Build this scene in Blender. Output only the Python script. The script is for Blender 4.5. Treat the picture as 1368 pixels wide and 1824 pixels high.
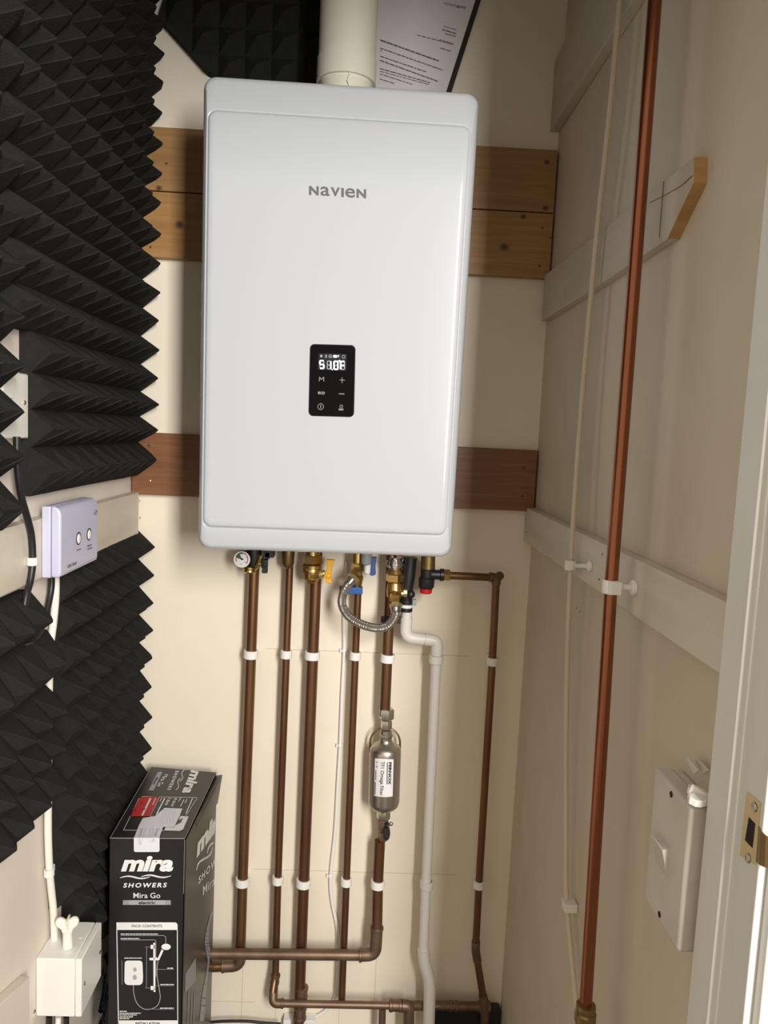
import bpy, bmesh, math, random
from mathutils import Vector, Matrix
random.seed(7)
for o in list(bpy.data.objects): bpy.data.objects.remove(o)
scene = bpy.context.scene
COL = scene.collection
# ------------------------------------------------------------------ camera
ZB = 1.25                                     # height of the boiler's underside above the floor
F_PX, PITCH, YAW, ROLL = 1372.612, 0.1036448, 0.0312964, 0.0466557
CAM = Vector((0.0576102, -1.5802419, 0.2107593 + ZB))
XR, XL = 0.41688, -0.40741                    # right and left walls; the back wall is y = 0
def cam_rows():
    cp, sp = math.cos(PITCH), math.sin(PITCH); cy, sy = math.cos(YAW), math.sin(YAW); cr, sr = math.cos(ROLL), math.sin(ROLL)
    f = Vector((sy*cp, cy*cp, -sp)); rt = Vector((cy, -sy, 0)); up = rt.cross(f)
    return cr*rt + sr*up, -sr*rt + cr*up, f
RT, UP, FW = cam_rows()
cd = bpy.data.cameras.new('camera'); cam = bpy.data.objects.new('camera', cd); COL.objects.link(cam)
cd.sensor_fit = 'HORIZONTAL'; cd.sensor_width = 36; cd.lens = F_PX/1368*36; cd.clip_start = 0.02
cam.matrix_world = Matrix(((RT.x, UP.x, -FW.x, CAM.x), (RT.y, UP.y, -FW.y, CAM.y), (RT.z, UP.z, -FW.z, CAM.z), (0, 0, 0, 1)))
scene.camera = cam
# ------------------------------------------------------------------ light
scene.view_settings.view_transform = 'Standard'; scene.view_settings.look = 'None'
scene.view_settings.exposure = 0.0; scene.view_settings.gamma = 1; scene.view_settings.use_curve_mapping = False
w = bpy.data.worlds.new('world'); scene.world = w; w.use_nodes = True
w.node_tree.nodes['Background'].inputs[0].default_value = (1.0, 0.86, 0.68, 1)
w.node_tree.nodes['Background'].inputs[1].default_value = 0.8
def area(name, loc, target, size, power, color):
    l = bpy.data.lights.new(name, 'AREA'); l.shape = 'RECTANGLE'; l.size = size[0]; l.size_y = size[1]; l.energy = power; l.color = color
    o = bpy.data.objects.new(name, l); COL.objects.link(o); o.location = loc
    o.rotation_euler = (Vector(target)-Vector(loc)).to_track_quat('-Z', 'Y').to_euler()
    return o
area('window_daylight', (0.76, -2.72, ZB+0.66), (0.1, -0.3, ZB+0.3), (0.30, 1.2), 84, (1.0, 0.97, 0.93))

# ------------------------------------------------------------------ pixel rays onto real planes
def ray(px, py):
    return RT*((px-684)/F_PX) - UP*((py-912)/F_PX) + FW
def P(px, py, x=None, y=None, z=None):
    d = ray(px, py)
    t = (x-CAM.x)/d.x if x is not None else (y-CAM.y)/d.y if y is not None else (z-CAM.z)/d.z
    return CAM + d*t
def onplane(p0, n):
    p0 = Vector(p0); n = Vector(n).normalized()
    def f(px, py):
        d = ray(px, py); return CAM + d*((p0-CAM).dot(n)/d.dot(n))
    return f
def yplane(y): return lambda px, py: P(px, py, y=y)
def xplane(x): return lambda px, py: P(px, py, x=x)
def oncyl(cx, cy, r):
    def f(px, py):
        d = ray(px, py); ox, oy = CAM.x-cx, CAM.y-cy
        a = d.x**2+d.y**2; b = 2*(ox*d.x+oy*d.y); c = ox*ox+oy*oy-r*r
        return CAM + d*((-b-math.sqrt(max(0, b*b-4*a*c)))/(2*a))
    return f

# ------------------------------------------------------------------ mesh builder
FLAT = {'ink', 'print_white', 'print_grey', 'print_red', 'icon_grey', 'tape_white', 'paper_ink', 'logo_grey', 'display_lit', 'display_dim', 'gauge_green', 'gauge_pink'}
class MB:
    def __init__(s): s.v = []; s.f = []
    def add(s, vs, fs):
        b = len(s.v); s.v += [Vector(v) for v in vs]; s.f += [tuple(b+i for i in f) for f in fs]; return s
    def box(s, x0, x1, y0, y1, z0, z1):
        vs = [(x, y, z) for x in (x0, x1) for y in (y0, y1) for z in (z0, z1)]
        return s.add(vs, [(0,1,3,2),(4,6,7,5),(0,4,5,1),(2,3,7,6),(0,2,6,4),(1,5,7,3)])
    def prism(s, pts, d):                      # planar 3-D polygon swept by vector d
        n = len(pts); pts = [Vector(p) for p in pts]; d = Vector(d)
        fs = [tuple(range(n))[::-1], tuple(range(n, 2*n))] + [(i, (i+1) % n, n+(i+1) % n, n+i) for i in range(n)]
        return s.add(pts + [p+d for p in pts], fs)
    def loft(s, rings, cap0=True, cap1=True):
        n = len(rings[0]); b = []
        for r in rings: b += list(r)
        fs = [(k*n+i, k*n+(i+1) % n, (k+1)*n+(i+1) % n, (k+1)*n+i) for k in range(len(rings)-1) for i in range(n)]
        if cap0: fs.append(tuple(range(n))[::-1])
        if cap1: fs.append(tuple((len(rings)-1)*n+i for i in range(n)))
        return s.add(b, fs)
    def lathe(s, a, b, prof, n=32, caps=True):  # prof: (distance along axis, radius)
        a = Vector(a); ax = (Vector(b)-a).normalized()
        u = ax.orthogonal().normalized(); w_ = ax.cross(u)
        return s.loft([[a+ax*t+(u*math.cos(2*math.pi*i/n)+w_*math.sin(2*math.pi*i/n))*max(r, 1e-5) for i in range(n)] for t, r in prof], caps, caps)
    def cyl(s, a, b, r, n=28, r2=None):
        L = (Vector(b)-Vector(a)).length
        return s.lathe(a, b, [(0, r), (L, r if r2 is None else r2)], n)
    def tube(s, pts, r, fil=0.0, n=20, seg=8):
        path = fillet([Vector(p) for p in pts], fil, seg)
        t = [(path[min(i+1, len(path)-1)]-path[max(i-1, 0)]).normalized() for i in range(len(path))]
        u = t[0].orthogonal().normalized(); rings = []
        for i, p in enumerate(path):
            u = (u - t[i]*u.dot(t[i])).normalized(); w_ = t[i].cross(u)
            rr = r(i/(len(path)-1)) if callable(r) else r
            rings.append([p+(u*math.cos(2*math.pi*k/n)+w_*math.sin(2*math.pi*k/n))*rr for k in range(n)])
        return s.loft(rings)
    def ring(s, c, ax, r0, r1, h, n=32):        # band of inner r0, outer r1, centred on c
        c = Vector(c); ax = Vector(ax).normalized(); a = c-ax*h/2
        u = ax.orthogonal().normalized(); w_ = ax.cross(u)
        R = lambda t, r: [a+ax*t+(u*math.cos(2*math.pi*i/n)+w_*math.sin(2*math.pi*i/n))*r for i in range(n)]
        return s.loft([R(0, r0), R(0, r1-.0008), R(.0008, r1), R(h-.0008, r1), R(h, r1-.0008), R(h, r0), R(0, r0)], False, False)
    def ball(s, c, r, sc=(1,1,1), n=20, m=12):
        c = Vector(c)
        rings = []
        for j in range(m+1):
            th = math.pi*j/m; rr = max(math.sin(th), 1e-3)*r
            rings.append([c+Vector((rr*math.cos(2*math.pi*i/n)*sc[0], rr*math.sin(2*math.pi*i/n)*sc[1], r*math.cos(th)*sc[2])) for i in range(n)])
        return s.loft(rings[::-1])
    def islands(s):
        p = list(range(len(s.v)))
        def find(i):
            while p[i] != i: p[i] = p[p[i]]; i = p[i]
            return i
        for f in s.f:
            for i in f[1:]: p[find(i)] = find(f[0])
        g = {}
        for fi, f in enumerate(s.f): g.setdefault(find(f[0]), []).append(fi)
        g = list(g.values()); bb = []
        for fs in g:
            vs = [s.v[i] for fi in fs for i in s.f[fi]]; bb.append([[min(v[k] for v in vs)-.0012 for k in range(3)], [max(v[k] for v in vs)+.0012 for k in range(3)], fs])
        ch = True
        while ch:
            ch = False
            for i in range(len(bb)):
                for j in range(i+1, len(bb)):
                    if all(bb[i][0][k] <= bb[j][1][k] and bb[j][0][k] <= bb[i][1][k] for k in range(3)):
                        bb[i] = [[min(bb[i][0][k], bb[j][0][k]) for k in range(3)], [max(bb[i][1][k], bb[j][1][k]) for k in range(3)], bb[i][2]+bb[j][2]]; bb.pop(j); ch = True; break
                if ch: break
        out = []
        for _, _, fs in bb:
            used = sorted({i for fi in fs for i in s.f[fi]}); mp = {o_: n_ for n_, o_ in enumerate(used)}
            m_ = MB(); m_.v = [s.v[i] for i in used]; m_.f = [tuple(mp[i] for i in s.f[fi]) for fi in fs]; out.append(m_)
        return out
    def build(s, name, mat, parent=None, bevel=0.0, smooth=35, origin=None, split=None):
        if split is None: split = parent is not None and mat not in FLAT
        if split:
            parts_ = s.islands()
            if len(parts_) > 1: return [q_.build(name, mat, parent, bevel, smooth, origin, False) for q_ in parts_][0]
        root = Vector((0, 0, 0)); q = parent
        while q: root += q.location; q = q.parent
        if parent is None:
            if origin is None:
                xs = [v.x for v in s.v]; ys = [v.y for v in s.v]; zs = [v.z for v in s.v]
                origin = ((min(xs)+max(xs))/2, (min(ys)+max(ys))/2, min(zs))
            root = Vector(origin)
        me = bpy.data.meshes.new(name); me.from_pydata([v-root for v in s.v], [], s.f)
        me.materials.append(M[mat]); 
        bm = bmesh.new(); bm.from_mesh(me); bmesh.ops.recalc_face_normals(bm, faces=bm.faces); bm.to_mesh(me); bm.free()
        if smooth:
            me.polygons.foreach_set('use_smooth', [True]*len(me.polygons)); me.set_sharp_from_angle(angle=math.radians(smooth))
        o = bpy.data.objects.new(name, me); COL.objects.link(o)
        if parent: o.parent = parent
        else: o.location = root
        if bevel:
            b = o.modifiers.new('bevel', 'BEVEL'); b.width = bevel; b.segments = 3; b.limit_method = 'ANGLE'; b.angle_limit = math.radians(40); b.harden_normals = False
        return o
def fillet(pts, fil, seg):
    if fil <= 0: return pts
    out = [pts[0]]
    for i in range(1, len(pts)-1):
        a, b, c = pts[i-1], pts[i], pts[i+1]
        u = (a-b); v = (c-b); f = min(fil, u.length*.49, v.length*.49)
        p, q = b+u.normalized()*f, b+v.normalized()*f
        for k in range(seg+1):
            t = k/seg; out.append(p*(1-t)**2 + b*2*t*(1-t) + q*t*t)
    out.append(pts[-1]); return out
def smoothpath(pts, k=6):                       # Catmull-Rom through the points
    pts = [Vector(p) for p in pts]; P_ = [pts[0]*2-pts[1]] + pts + [pts[-1]*2-pts[-2]]; out = []
    for i in range(1, len(P_)-2):
        a, b, c, d = P_[i-1:i+3]
        for j in range(k):
            t = j/k; out.append(.5*((2*b)+(c-a)*t+(2*a-5*b+4*c-d)*t*t+(3*b-a-3*c+d)*t**3))
    out.append(pts[-1]); return out
def thing(name, label, cat, loc, group=None):
    o = bpy.data.objects.new(name, None); o.empty_display_size = .03; COL.objects.link(o); o.location = loc
    o['label'] = label; o['category'] = cat
    if group: o['group'] = group
    return o
def tag(o, label, cat, group=None, kind=None):
    o['label'] = label; o['category'] = cat
    if group: o['group'] = group
    if kind: o['kind'] = kind
    return o
def struct(o): o['kind'] = 'structure'; return o
def dup(root, delta):
    r = root.copy(); COL.objects.link(r); r.location = root.location + Vector(delta)
    for ch in list(root.children):
        c = ch.copy(); COL.objects.link(c); c.parent = r
        for g in ch.children:
            d = g.copy(); COL.objects.link(d); d.parent = c
    return r
# ---- printing laid on a surface: everything below takes points seen in the photograph and lands them on the given surface
def poly(m, pts, pr): m.add([pr(*p) for p in pts], [tuple(range(len(pts)))]); return m
def stroke(m, pts, w_, pr, close=False):
    pts = list(pts) + ([pts[0]] if close else [])
    for i in range(len(pts)-1):
        (x0, y0), (x1, y1) = pts[i], pts[i+1]; L = math.hypot(x1-x0, y1-y0) or 1
        dx, dy = (x1-x0)/L*w_/2, (y1-y0)/L*w_/2; e = .35
        poly(m, [(x0-dx*e-dy, y0-dy*e+dx), (x1+dx*e-dy, y1+dy*e+dx), (x1+dx*e+dy, y1+dy*e-dx), (x0-dx*e+dy, y0-dy*e-dx)], pr)
    return m
def oval(m, cx, cy, rx, ry, pr, n=24): return poly(m, [(cx+rx*math.cos(2*math.pi*i/n), cy+ry*math.sin(2*math.pi*i/n)) for i in range(n)], pr)
def arc(cx, cy, rx, ry, a0, a1, n=16): return [(cx+rx*math.cos(math.radians(a0+(a1-a0)*i/n)), cy+ry*math.sin(math.radians(a0+(a1-a0)*i/n))) for i in range(n+1)]
def glyphs(txt, bold=0.0, shear=0.0, space=1.0):
    c = bpy.data.curves.new('t', 'FONT'); c.body = txt; c.offset = bold; c.shear = shear; c.resolution_u = 3; c.space_character = space
    o = bpy.data.objects.new('t', c); COL.objects.link(o)
    me = bpy.data.meshes.new_from_object(o.evaluated_get(bpy.context.evaluated_depsgraph_get()))
    v = [(q.co.x, q.co.y) for q in me.vertices]; f = [tuple(p.vertices) for p in me.polygons]
    bpy.data.objects.remove(o); bpy.data.curves.remove(c); bpy.data.meshes.remove(me)
    return v, f
def text(m, txt, TL, TR, BL, pr, bold=0.0, shear=0.0, space=1.0):
    v, f = glyphs(txt, bold, shear, space)
    if not v: return m
    x0 = min(p[0] for p in v); x1 = max(p[0] for p in v); y0 = min(p[1] for p in v); y1 = max(p[1] for p in v)
    out = []
    for x, y in v:
        a = (x-x0)/(x1-x0); b = (y1-y)/(y1-y0)
        out.append(pr(TL[0]+a*(TR[0]-TL[0])+b*(BL[0]-TL[0]), TL[1]+a*(TR[1]-TL[1])+b*(BL[1]-TL[1])))
    m.add(out, f); return m

# ------------------------------------------------------------------ materials
M = {}
def mat(name, col, rough=.5, metal=0, noise=None, bump=None, coat=0, emit=0, spec=None):
    m = bpy.data.materials.new(name); m.use_nodes = True; nt = m.node_tree; b = nt.nodes['Principled BSDF']
    b.inputs['Base Color'].default_value = (*col, 1); b.inputs['Roughness'].default_value = rough; b.inputs['Metallic'].default_value = metal
    b.inputs['Coat Weight'].default_value = coat; b.inputs['Coat Roughness'].default_value = .08
    if spec is not None: b.inputs['Specular IOR Level'].default_value = spec
    if emit: b.inputs['Emission Color'].default_value = (*col, 1); b.inputs['Emission Strength'].default_value = emit
    tc = nt.nodes.new('ShaderNodeTexCoord')
    if noise:                                    # (scale, second colour, low, high, stretch)
        sc, c2, lo, hi = noise[:4]; st = noise[4] if len(noise) > 4 else (1, 1, 1)
        mp = nt.nodes.new('ShaderNodeMapping'); mp.inputs['Scale'].default_value = st; nt.links.new(tc.outputs['Object'], mp.inputs[0])
        n = nt.nodes.new('ShaderNodeTexNoise'); n.inputs['Scale'].default_value = sc; n.inputs['Detail'].default_value = 6; nt.links.new(mp.outputs[0], n.inputs['Vector'])
        r = nt.nodes.new('ShaderNodeValToRGB'); r.color_ramp.elements[0].position = lo; r.color_ramp.elements[1].position = hi
        r.color_ramp.elements[0].color = (*col, 1); r.color_ramp.elements[1].color = (*c2, 1)
        nt.links.new(n.outputs['Fac'], r.inputs[0]); nt.links.new(r.outputs[0], b.inputs['Base Color'])
    if bump:
        sc, strg, dist = bump[:3]; st = bump[3] if len(bump) > 3 else (1, 1, 1)
        mp = nt.nodes.new('ShaderNodeMapping'); mp.inputs['Scale'].default_value = st; nt.links.new(tc.outputs['Object'], mp.inputs[0])
        n = nt.nodes.new('ShaderNodeTexNoise'); n.inputs['Scale'].default_value = sc; n.inputs['Detail'].default_value = 4; nt.links.new(mp.outputs[0], n.inputs['Vector'])
        bp = nt.nodes.new('ShaderNodeBump'); bp.inputs['Strength'].default_value = strg; bp.inputs['Distance'].default_value = dist
        nt.links.new(n.outputs['Fac'], bp.inputs['Height']); nt.links.new(bp.outputs[0], b.inputs['Normal'])
    M[name] = m; return m
CREAM = (.86, .78, .64)
mat('wall_paint', CREAM, .6, noise=(5, (.82, .735, .59), .35, .75), bump=(60, .15, .002))
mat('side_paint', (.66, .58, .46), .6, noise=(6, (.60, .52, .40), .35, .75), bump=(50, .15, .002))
mat('rail_paint', (.68, .62, .52), .5, noise=(9, (.60, .53, .43), .4, .7, (1, .4, 3)), bump=(40, .25, .002))
mat('rail_dull', (.58, .52, .43), .5, noise=(9, (.52, .46, .37), .4, .7, (1, .4, 3)), bump=(40, .25, .002))
mat('left_paint', (.84, .77, .68), .6, noise=(7, (.78, .70, .61), .35, .75), bump=(50, .15, .002))
mat('jamb_paint', (.74, .74, .70), .35, noise=(12, (.68, .68, .64), .4, .7, (1, 1, .1)), bump=(90, .25, .002, (1, 1, .08)))
mat('ceiling_paint', (.8, .78, .72), .8)
mat('floor_vinyl', (.10, .085, .07), .5, noise=(8, (.06, .05, .04), .3, .7))
mat('boiler_white', (.50, .525, .55), .12)
mat('boiler_side', (.55, .56, .57), .4)
mat('logo_grey', (.13, .13, .12), .5, spec=.2)
mat('black_glass', (.003, .003, .004), .08, spec=.12)
mat('icon_grey', (.38, .38, .39), .5, spec=.2)
mat('display_lit', (1, 1, 1), .5, emit=1.6)
mat('display_dim', (.30, .31, .33), .5, emit=.25)
mat('display_back', (.012, .013, .017), .3, spec=.15)
mat('foam', (.016, .0165, .0145), .95, noise=(60, (.021, .0215, .019), .3, .7), bump=(420, .5, .002), spec=.15)
mat('copper_old', (.17, .080, .042), .38, .8, noise=(13, (.24, .130, .065), .35, .72, (1, 1, .25)), bump=(70, .08, .001))
mat('copper_new', (.31, .115, .055), .27, .85, noise=(8, (.24, .075, .035), .35, .72, (1, 1, .3)))
mat('copper_bronze', (.27, .155, .07), .36, .8, noise=(16, (.20, .095, .045), .35, .7, (1, 1, .3)))
mat('copper_dull', (.24, .165, .115), .45, .7, noise=(22, (.16, .095, .06), .35, .7))
mat('brass', (.62, .43, .15), .28, .95, noise=(30, (.48, .32, .10), .4, .7))
mat('brass_dark', (.26, .18, .08), .4, .9)
mat('brass_pale', (.75, .62, .35), .3, .9)
mat('steel', (.56, .52, .46), .30, .95, bump=(200, .05, .001, (1, 1, .1)))
mat('chrome', (.65, .65, .66), .15, 1)
mat('white_plastic', (.84, .83, .80), .4)
mat('waste_plastic', (.72, .69, .64), .42)
mat('cream_plastic', (.82, .79, .70), .45)
mat('box_plastic', (.80, .79, .74), .32)
mat('switch_plastic', (.62, .58, .52), .45, noise=(14, (.55, .50, .44), .4, .7))
mat('lilac_plastic', (.56, .56, .72), .35)
mat('black_plastic', (.012, .012, .014), .4)
mat('black_wrap', (.01, .01, .012), .18)
mat('yellow_plastic', (.85, .42, .02), .38)
mat('blue_plastic', (.015, .085, .32), .4)
mat('red_plastic', (.55, .01, .01), .4)
mat('grey_plastic', (.32, .36, .38), .3)
mat('flue_plastic', (.74, .71, .60), .42)
mat('gauge_face', (.85, .85, .82), .4)
mat('gauge_green', (.03, .14, .06), .5); mat('gauge_pink', (.50, .10, .17), .5); mat('ink', (.02, .02, .02), .5)
mat('paper', (.72, .68, .70), .7); mat('paper_ink', (.12, .11, .12), .7)
mat('board_black', (.02, .017, .012), .4)
mat('card_black', (.012, .012, .013), .34, noise=(5, (.016, .016, .017), .3, .7))
mat('card_side', (.035, .029, .026), .34)
mat('card_edge', (.30, .27, .24), .7)
mat('print_white', (.80, .80, .80), .5); mat('print_grey', (.30, .30, .31), .5); mat('print_red', (.50, .012, .016), .45)
mat('print_brown', (.05, .045, .042), .5)
mat('tape_white', (.74, .74, .82), .25); mat('tape_clear', (.42, .40, .38), .25)
mat('braid_core', (.42, .39, .35), .36, .95)
mat('dark_hole', (.01, .008, .006), .8)
mat('seam', (.55, .46, .33), .8)
def wood(name, c1, c2, knots, knot_col=(.05, .022, .008)):
    m = bpy.data.materials.new(name); m.use_nodes = True; nt = m.node_tree; b = nt.nodes['Principled BSDF']; b.inputs['Roughness'].default_value = .45
    tc = nt.nodes.new('ShaderNodeTexCoord'); mp = nt.nodes.new('ShaderNodeMapping'); mp.inputs['Scale'].default_value = (1.2, 1, 16)
    nt.links.new(tc.outputs['Object'], mp.inputs[0])
    n = nt.nodes.new('ShaderNodeTexNoise'); n.inputs['Scale'].default_value = 6; n.inputs['Detail'].default_value = 5; n.inputs['Distortion'].default_value = .6
    nt.links.new(mp.outputs[0], n.inputs['Vector'])
    r = nt.nodes.new('ShaderNodeValToRGB'); r.color_ramp.elements[0].color = (*c1, 1); r.color_ramp.elements[1].color = (*c2, 1)
    r.color_ramp.elements[0].position = .35; r.color_ramp.elements[1].position = .68
    nt.links.new(n.outputs['Fac'], r.inputs[0]); cur = r.outputs[0]
    for (kx, kz, kr) in knots:
        vm = nt.nodes.new('ShaderNodeVectorMath'); vm.operation = 'SUBTRACT'; nt.links.new(tc.outputs['Object'], vm.inputs[0]); vm.inputs[1].default_value = (kx, 0, kz)
        vs = nt.nodes.new('ShaderNodeVectorMath'); vs.operation = 'MULTIPLY'; nt.links.new(vm.outputs[0], vs.inputs[0]); vs.inputs[1].default_value = (1, 0, 1.2)
        le = nt.nodes.new('ShaderNodeVectorMath'); le.operation = 'LENGTH'; nt.links.new(vs.outputs[0], le.inputs[0])
        mr = nt.nodes.new('ShaderNodeMapRange'); nt.links.new(le.outputs['Value'], mr.inputs[0]); mr.inputs[1].default_value = kr*.45; mr.inputs[2].default_value = kr*1.3; mr.inputs[3].default_value = .9; mr.inputs[4].default_value = 0
        mx = nt.nodes.new('ShaderNodeMix'); mx.data_type = 'RGBA'; nt.links.new(mr.outputs[0], mx.inputs['Factor']); nt.links.new(cur, mx.inputs['A']); mx.inputs['B'].default_value = (*knot_col, 1)
        cur = mx.outputs['Result']
    nt.links.new(cur, b.inputs['Base Color']); M[name] = m

# ------------------------------------------------------------------ the room
def Z(r): return ZB + r
TOP = Z(1.20); HEAD = Z(.80); YF = -.893
struct(MB().box(XL-.1, XR+.1, 0, .1, 0, TOP).build('wall_back', 'wall_paint', origin=(0, 0, 0)))
struct(MB().box(XL-.1, XL, -.98, 0, 0, TOP).build('wall_left', 'left_paint', origin=(0, 0, 0)))
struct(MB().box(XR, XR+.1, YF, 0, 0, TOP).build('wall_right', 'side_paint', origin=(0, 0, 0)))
struct(MB().box(XL-.1, XR+.1, -.98, .1, TOP, TOP+.05).build('ceiling', 'ceiling_paint', origin=(0, 0, TOP)))
struct(MB().box(XL-1.2, XR+1.2, -4.2, .1, -.05, 0).build('floor', 'floor_vinyl', origin=(0, 0, 0)))
m = MB(); m.box(XR+.1, XR+1.0, -.975, YF, 0, TOP); m.box(XL-1.0, XL-.1, -.98, YF, 0, TOP); m.box(XL-.1, XR+.1, -.978, YF, HEAD+.03, TOP)
struct(m.build('wall_front', 'ceiling_paint', origin=(0, 0, 0)))
jp = [(XR+.02, YF), (XR-.02, YF), (XR-.02, -.9327), (XR-.0125, -.9327), (XR-.0125, -.978), (XR+.1, -.978), (XR+.1, YF)]
jamb = struct(MB().prism([(x, y, 0) for x, y in jp], (0, 0, HEAD)).build('door_1', 'jamb_paint', origin=(0, 0, 0), bevel=.0016))
struct(MB().box(XL-.0, XR-.015, -.978, YF, HEAD, HEAD+.03).build('trim_2', 'jamb_paint', origin=(0, 0, HEAD)))
ar = [(XR-.0055, -.9782), (XR-.0055, -.989), (XR+.004, -.993), (XR+.006, -.988), (XR+.028, -.990), (XR+.030, -.996), (XR+.075, -.996), (XR+.075, -.9782)]
struct(MB().prism([(x, y, 0) for x, y in ar], (0, 0, HEAD+.06)).build('trim_1', 'jamb_paint', origin=(0, 0, 0), bevel=.0012))
# fine grooves in the back wall panel (raised hairlines of old caulk)
def hseam(px0, px1, py):
    z = P((px0+px1)/2, py, y=0).z; x0 = P(px0, py, y=0).x; x1 = P(px1, py, y=0).x
    return MB().box(x0, x1, -.0004, .0, z-.0005, z+.0005)
sm = MB()
for a, b_, y_ in ((474, 836, 1162), (452, 815, 1553), (374, 452, 1784)):
    q = hseam(a, b_, y_); sm.add(q.v, q.f)
for px, z1 in ((431, 1718), (492, 1745), (605, 1740), (667, 1650)):
    x = P(px, 1780, y=0).x; zt = P(px, z1, y=0).z; sm.box(x-.0005, x+.0005, -.0004, 0, zt-.25, zt)
struct(sm.build('trim_3', 'seam', origin=(0, 0, 0)))

# ------------------------------------------------------------------ bare wooden boards on the back wall
def kn(lst, ox, oz): return [(P(a, b, y=-.02).x-ox, P(a, b, y=-.02).z-oz, r) for a, b, r in lst]
def board(z0, z1, name, knots, c1, c2, label):
    ox = (XL+XR)/2
    wood(name, c1, c2, kn(knots, ox, Z(z0)))
    pts = [(XL+.004, -.02, Z(z0)), (XR-.004, -.02, Z(z0)), (XR-.004, -.02, Z(z1)), (XL+.004, -.02, Z(z1))]
    b = thing('wooden_board', label, 'wooden board', (ox, -.01, Z(z0)), 'bare wooden boards across the back wall')
    MB().prism(pts, (0, .0198, 0)).build('plank', name, b, bevel=.0012)
    return b
b1 = board(.6545, .7725, 'pine_upper', [(974, 289, .006), (972, 371, .006), (296, 291, .003), (283, 335, .006), (930, 383, .003)], (.30, .155, .055), (.38, .215, .085),
           'orange pine board, the uppermost of the three behind the white boiler')
b2 = board(.5285, .6525, 'pine_middle', [(898, 440, .009), (932, 386, .006), (966, 406, .003), (961, 474, .003), (320, 400, .009), (981, 423, .003)], (.32, .16, .05), (.41, .225, .078),
           'knotty pine board directly below and touching the uppermost board')
b3 = board(.0626, .1875, 'stained_wood', [(933, 833, .004), (930, 884, .003)], (.17, .065, .022), (.235, .10, .038),
           'reddish brown stained board behind the lower half of the boiler')
def screw(par, px, py, pr, ax, r=.0042, name='screw', mt='brass_pale'):
    c = pr(px, py); a = Vector(ax)
    s = MB().lathe(c, c+a, [(0, r), (.0008, r), (.0016, r*.8), (.0016, 0)], 20).build(name, mt, par)
    u = a.orthogonal().normalized(); v = a.cross(u); m_ = MB(); w_ = r*.16; L = r*.55; z = .0020
    for p_, q_ in ((u, v), (v, u)):
        m_.add([c+a*z+p_*L+q_*w_, c+a*z-p_*L+q_*w_, c+a*z-p_*L-q_*w_, c+a*z+p_*L-q_*w_], [(0, 1, 2, 3)])
    m_.build('screw_slot', 'dark_hole', s)
screw(b1, 255, 325, yplane(-.0205), (0, -1, 0)); screw(b3, 266, 793, yplane(-.0205), (0, -1, 0))
screw(b2, 268, 440, yplane(-.0205), (0, -1, 0), .002, 'screw', 'brass_dark')
h = MB(); h.lathe(P(268, 856, y=-.0202), P(268, 856, y=-.022), [(0, .0022), (.0004, .0015)], 12); h.build('screw_hole', 'brass_pale', b3)

# ------------------------------------------------------------------ painted rails on the side walls
def rail(pts, mt, label, th, wallx):
    o = MB().prism(pts, (th, 0, 0)).build('wall_rail', mt, bevel=.0015)
    return tag(o, label, 'wall rail', 'painted wooden rails on the side walls')
X = XR-.018
zt = P(994, 212, x=X).z; zu = P(984, 116, x=X).z
o = rail([(X, -.001, zt), (X, -.001, zu), (X, YF, zu), (X, YF, zt)], 'rail_dull', 'topmost cream rail on the right wall, above the copper pipe\'s middle clip height', .0178, XR)
o['label'] = 'topmost cream painted rail on the right wall, level with the boiler top'
X = XR-.014
pts = [(X, -.021, P(968, 570, x=X).z), (X, -.021, P(982, 480, x=X).z), P(1237, 279, x=X), P(1236, 325, x=X), P(1189, 425, x=X), P(1060, 512, x=X)]
pts[2].z = P(1237, 279, x=X).z
rt = thing('wall_rail', 'cream rail on the right wall ending in a bare sawn wood tip', 'wall rail', (XR-.007, -.4, pts[0][2]), 'painted wooden rails on the side walls')
MB().prism(pts, (.0138, 0, 0)).build('rail_board', 'rail_dull', rt, bevel=.001)
wood('raw_end', (.40, .22, .08), (.48, .28, .11), [])
e = [P(1237, 279, x=X), P(1236, 325, x=X), P(1189, 425, x=X)]
m = MB()
for i in range(2):
    a, b_ = e[i], e[i+1]; n_ = Vector((0, -.0012, -.0004)); ex = Vector((.0137, 0, 0)); sx = Vector((-.0003, 0, 0))
    m.prism([a+sx, b_+sx, b_+ex, a+ex], n_)
m.build('sawn_end', 'raw_end', rt)
m = MB(); stroke(m, [(1157, 361), (1180, 350), (1215, 330), (1233, 313)], 1.6, xplane(X-.0004)); stroke(m, [(1182, 322), (1178, 370), (1174, 422)], 1.3, xplane(X-.0004)); m.build('crack', 'brass_dark', rt)
X = XR-.018
z0 = P(1280, 1200, x=X).z; z1 = P(940, 905, x=X).z
lowr = rail([(X, -.001, z0-.001), (X, -.001, z1), (X, YF, P(1293, 1073, x=X).z), (X, YF, z0)], 'rail_paint', 'scuffed cream rail on the right wall carrying the copper pipe clip', .0178, XR)
m = MB()
for a, b_ in ((937, 925), (938, 948), (1073, 987), (1067, 1032), (1027, 1083), (1033, 1090)):
    c = P(a, b_, x=X-.0002); m.lathe(c, c-Vector((1, 0, 0)), [(0, .002), (.0006, .0015)], 10)
m.build('nail', 'brass_dark', lowr)
X = XL+.019
z0 = P(253, 948, x=X).z; z1 = P(253, 875, x=X).z
lr = rail([(X, -.0205, z0), (X, -.0205, z1), (X, -.85, z1), (X, -.85, z0)], 'rail_paint', 'pale painted rail on the left wall behind the lilac wireless receiver', -.0188, XL)
m = MB()
for a, b_ in ((249, 892), (250, 922)):
    c = P(a, b_, x=X+.0002); m.lathe(c, c+Vector((1, 0, 0)), [(0, .0018), (.0005, .0014)], 10)
m.build('nail', 'brass_dark', lr)
X = XL+.016
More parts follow.
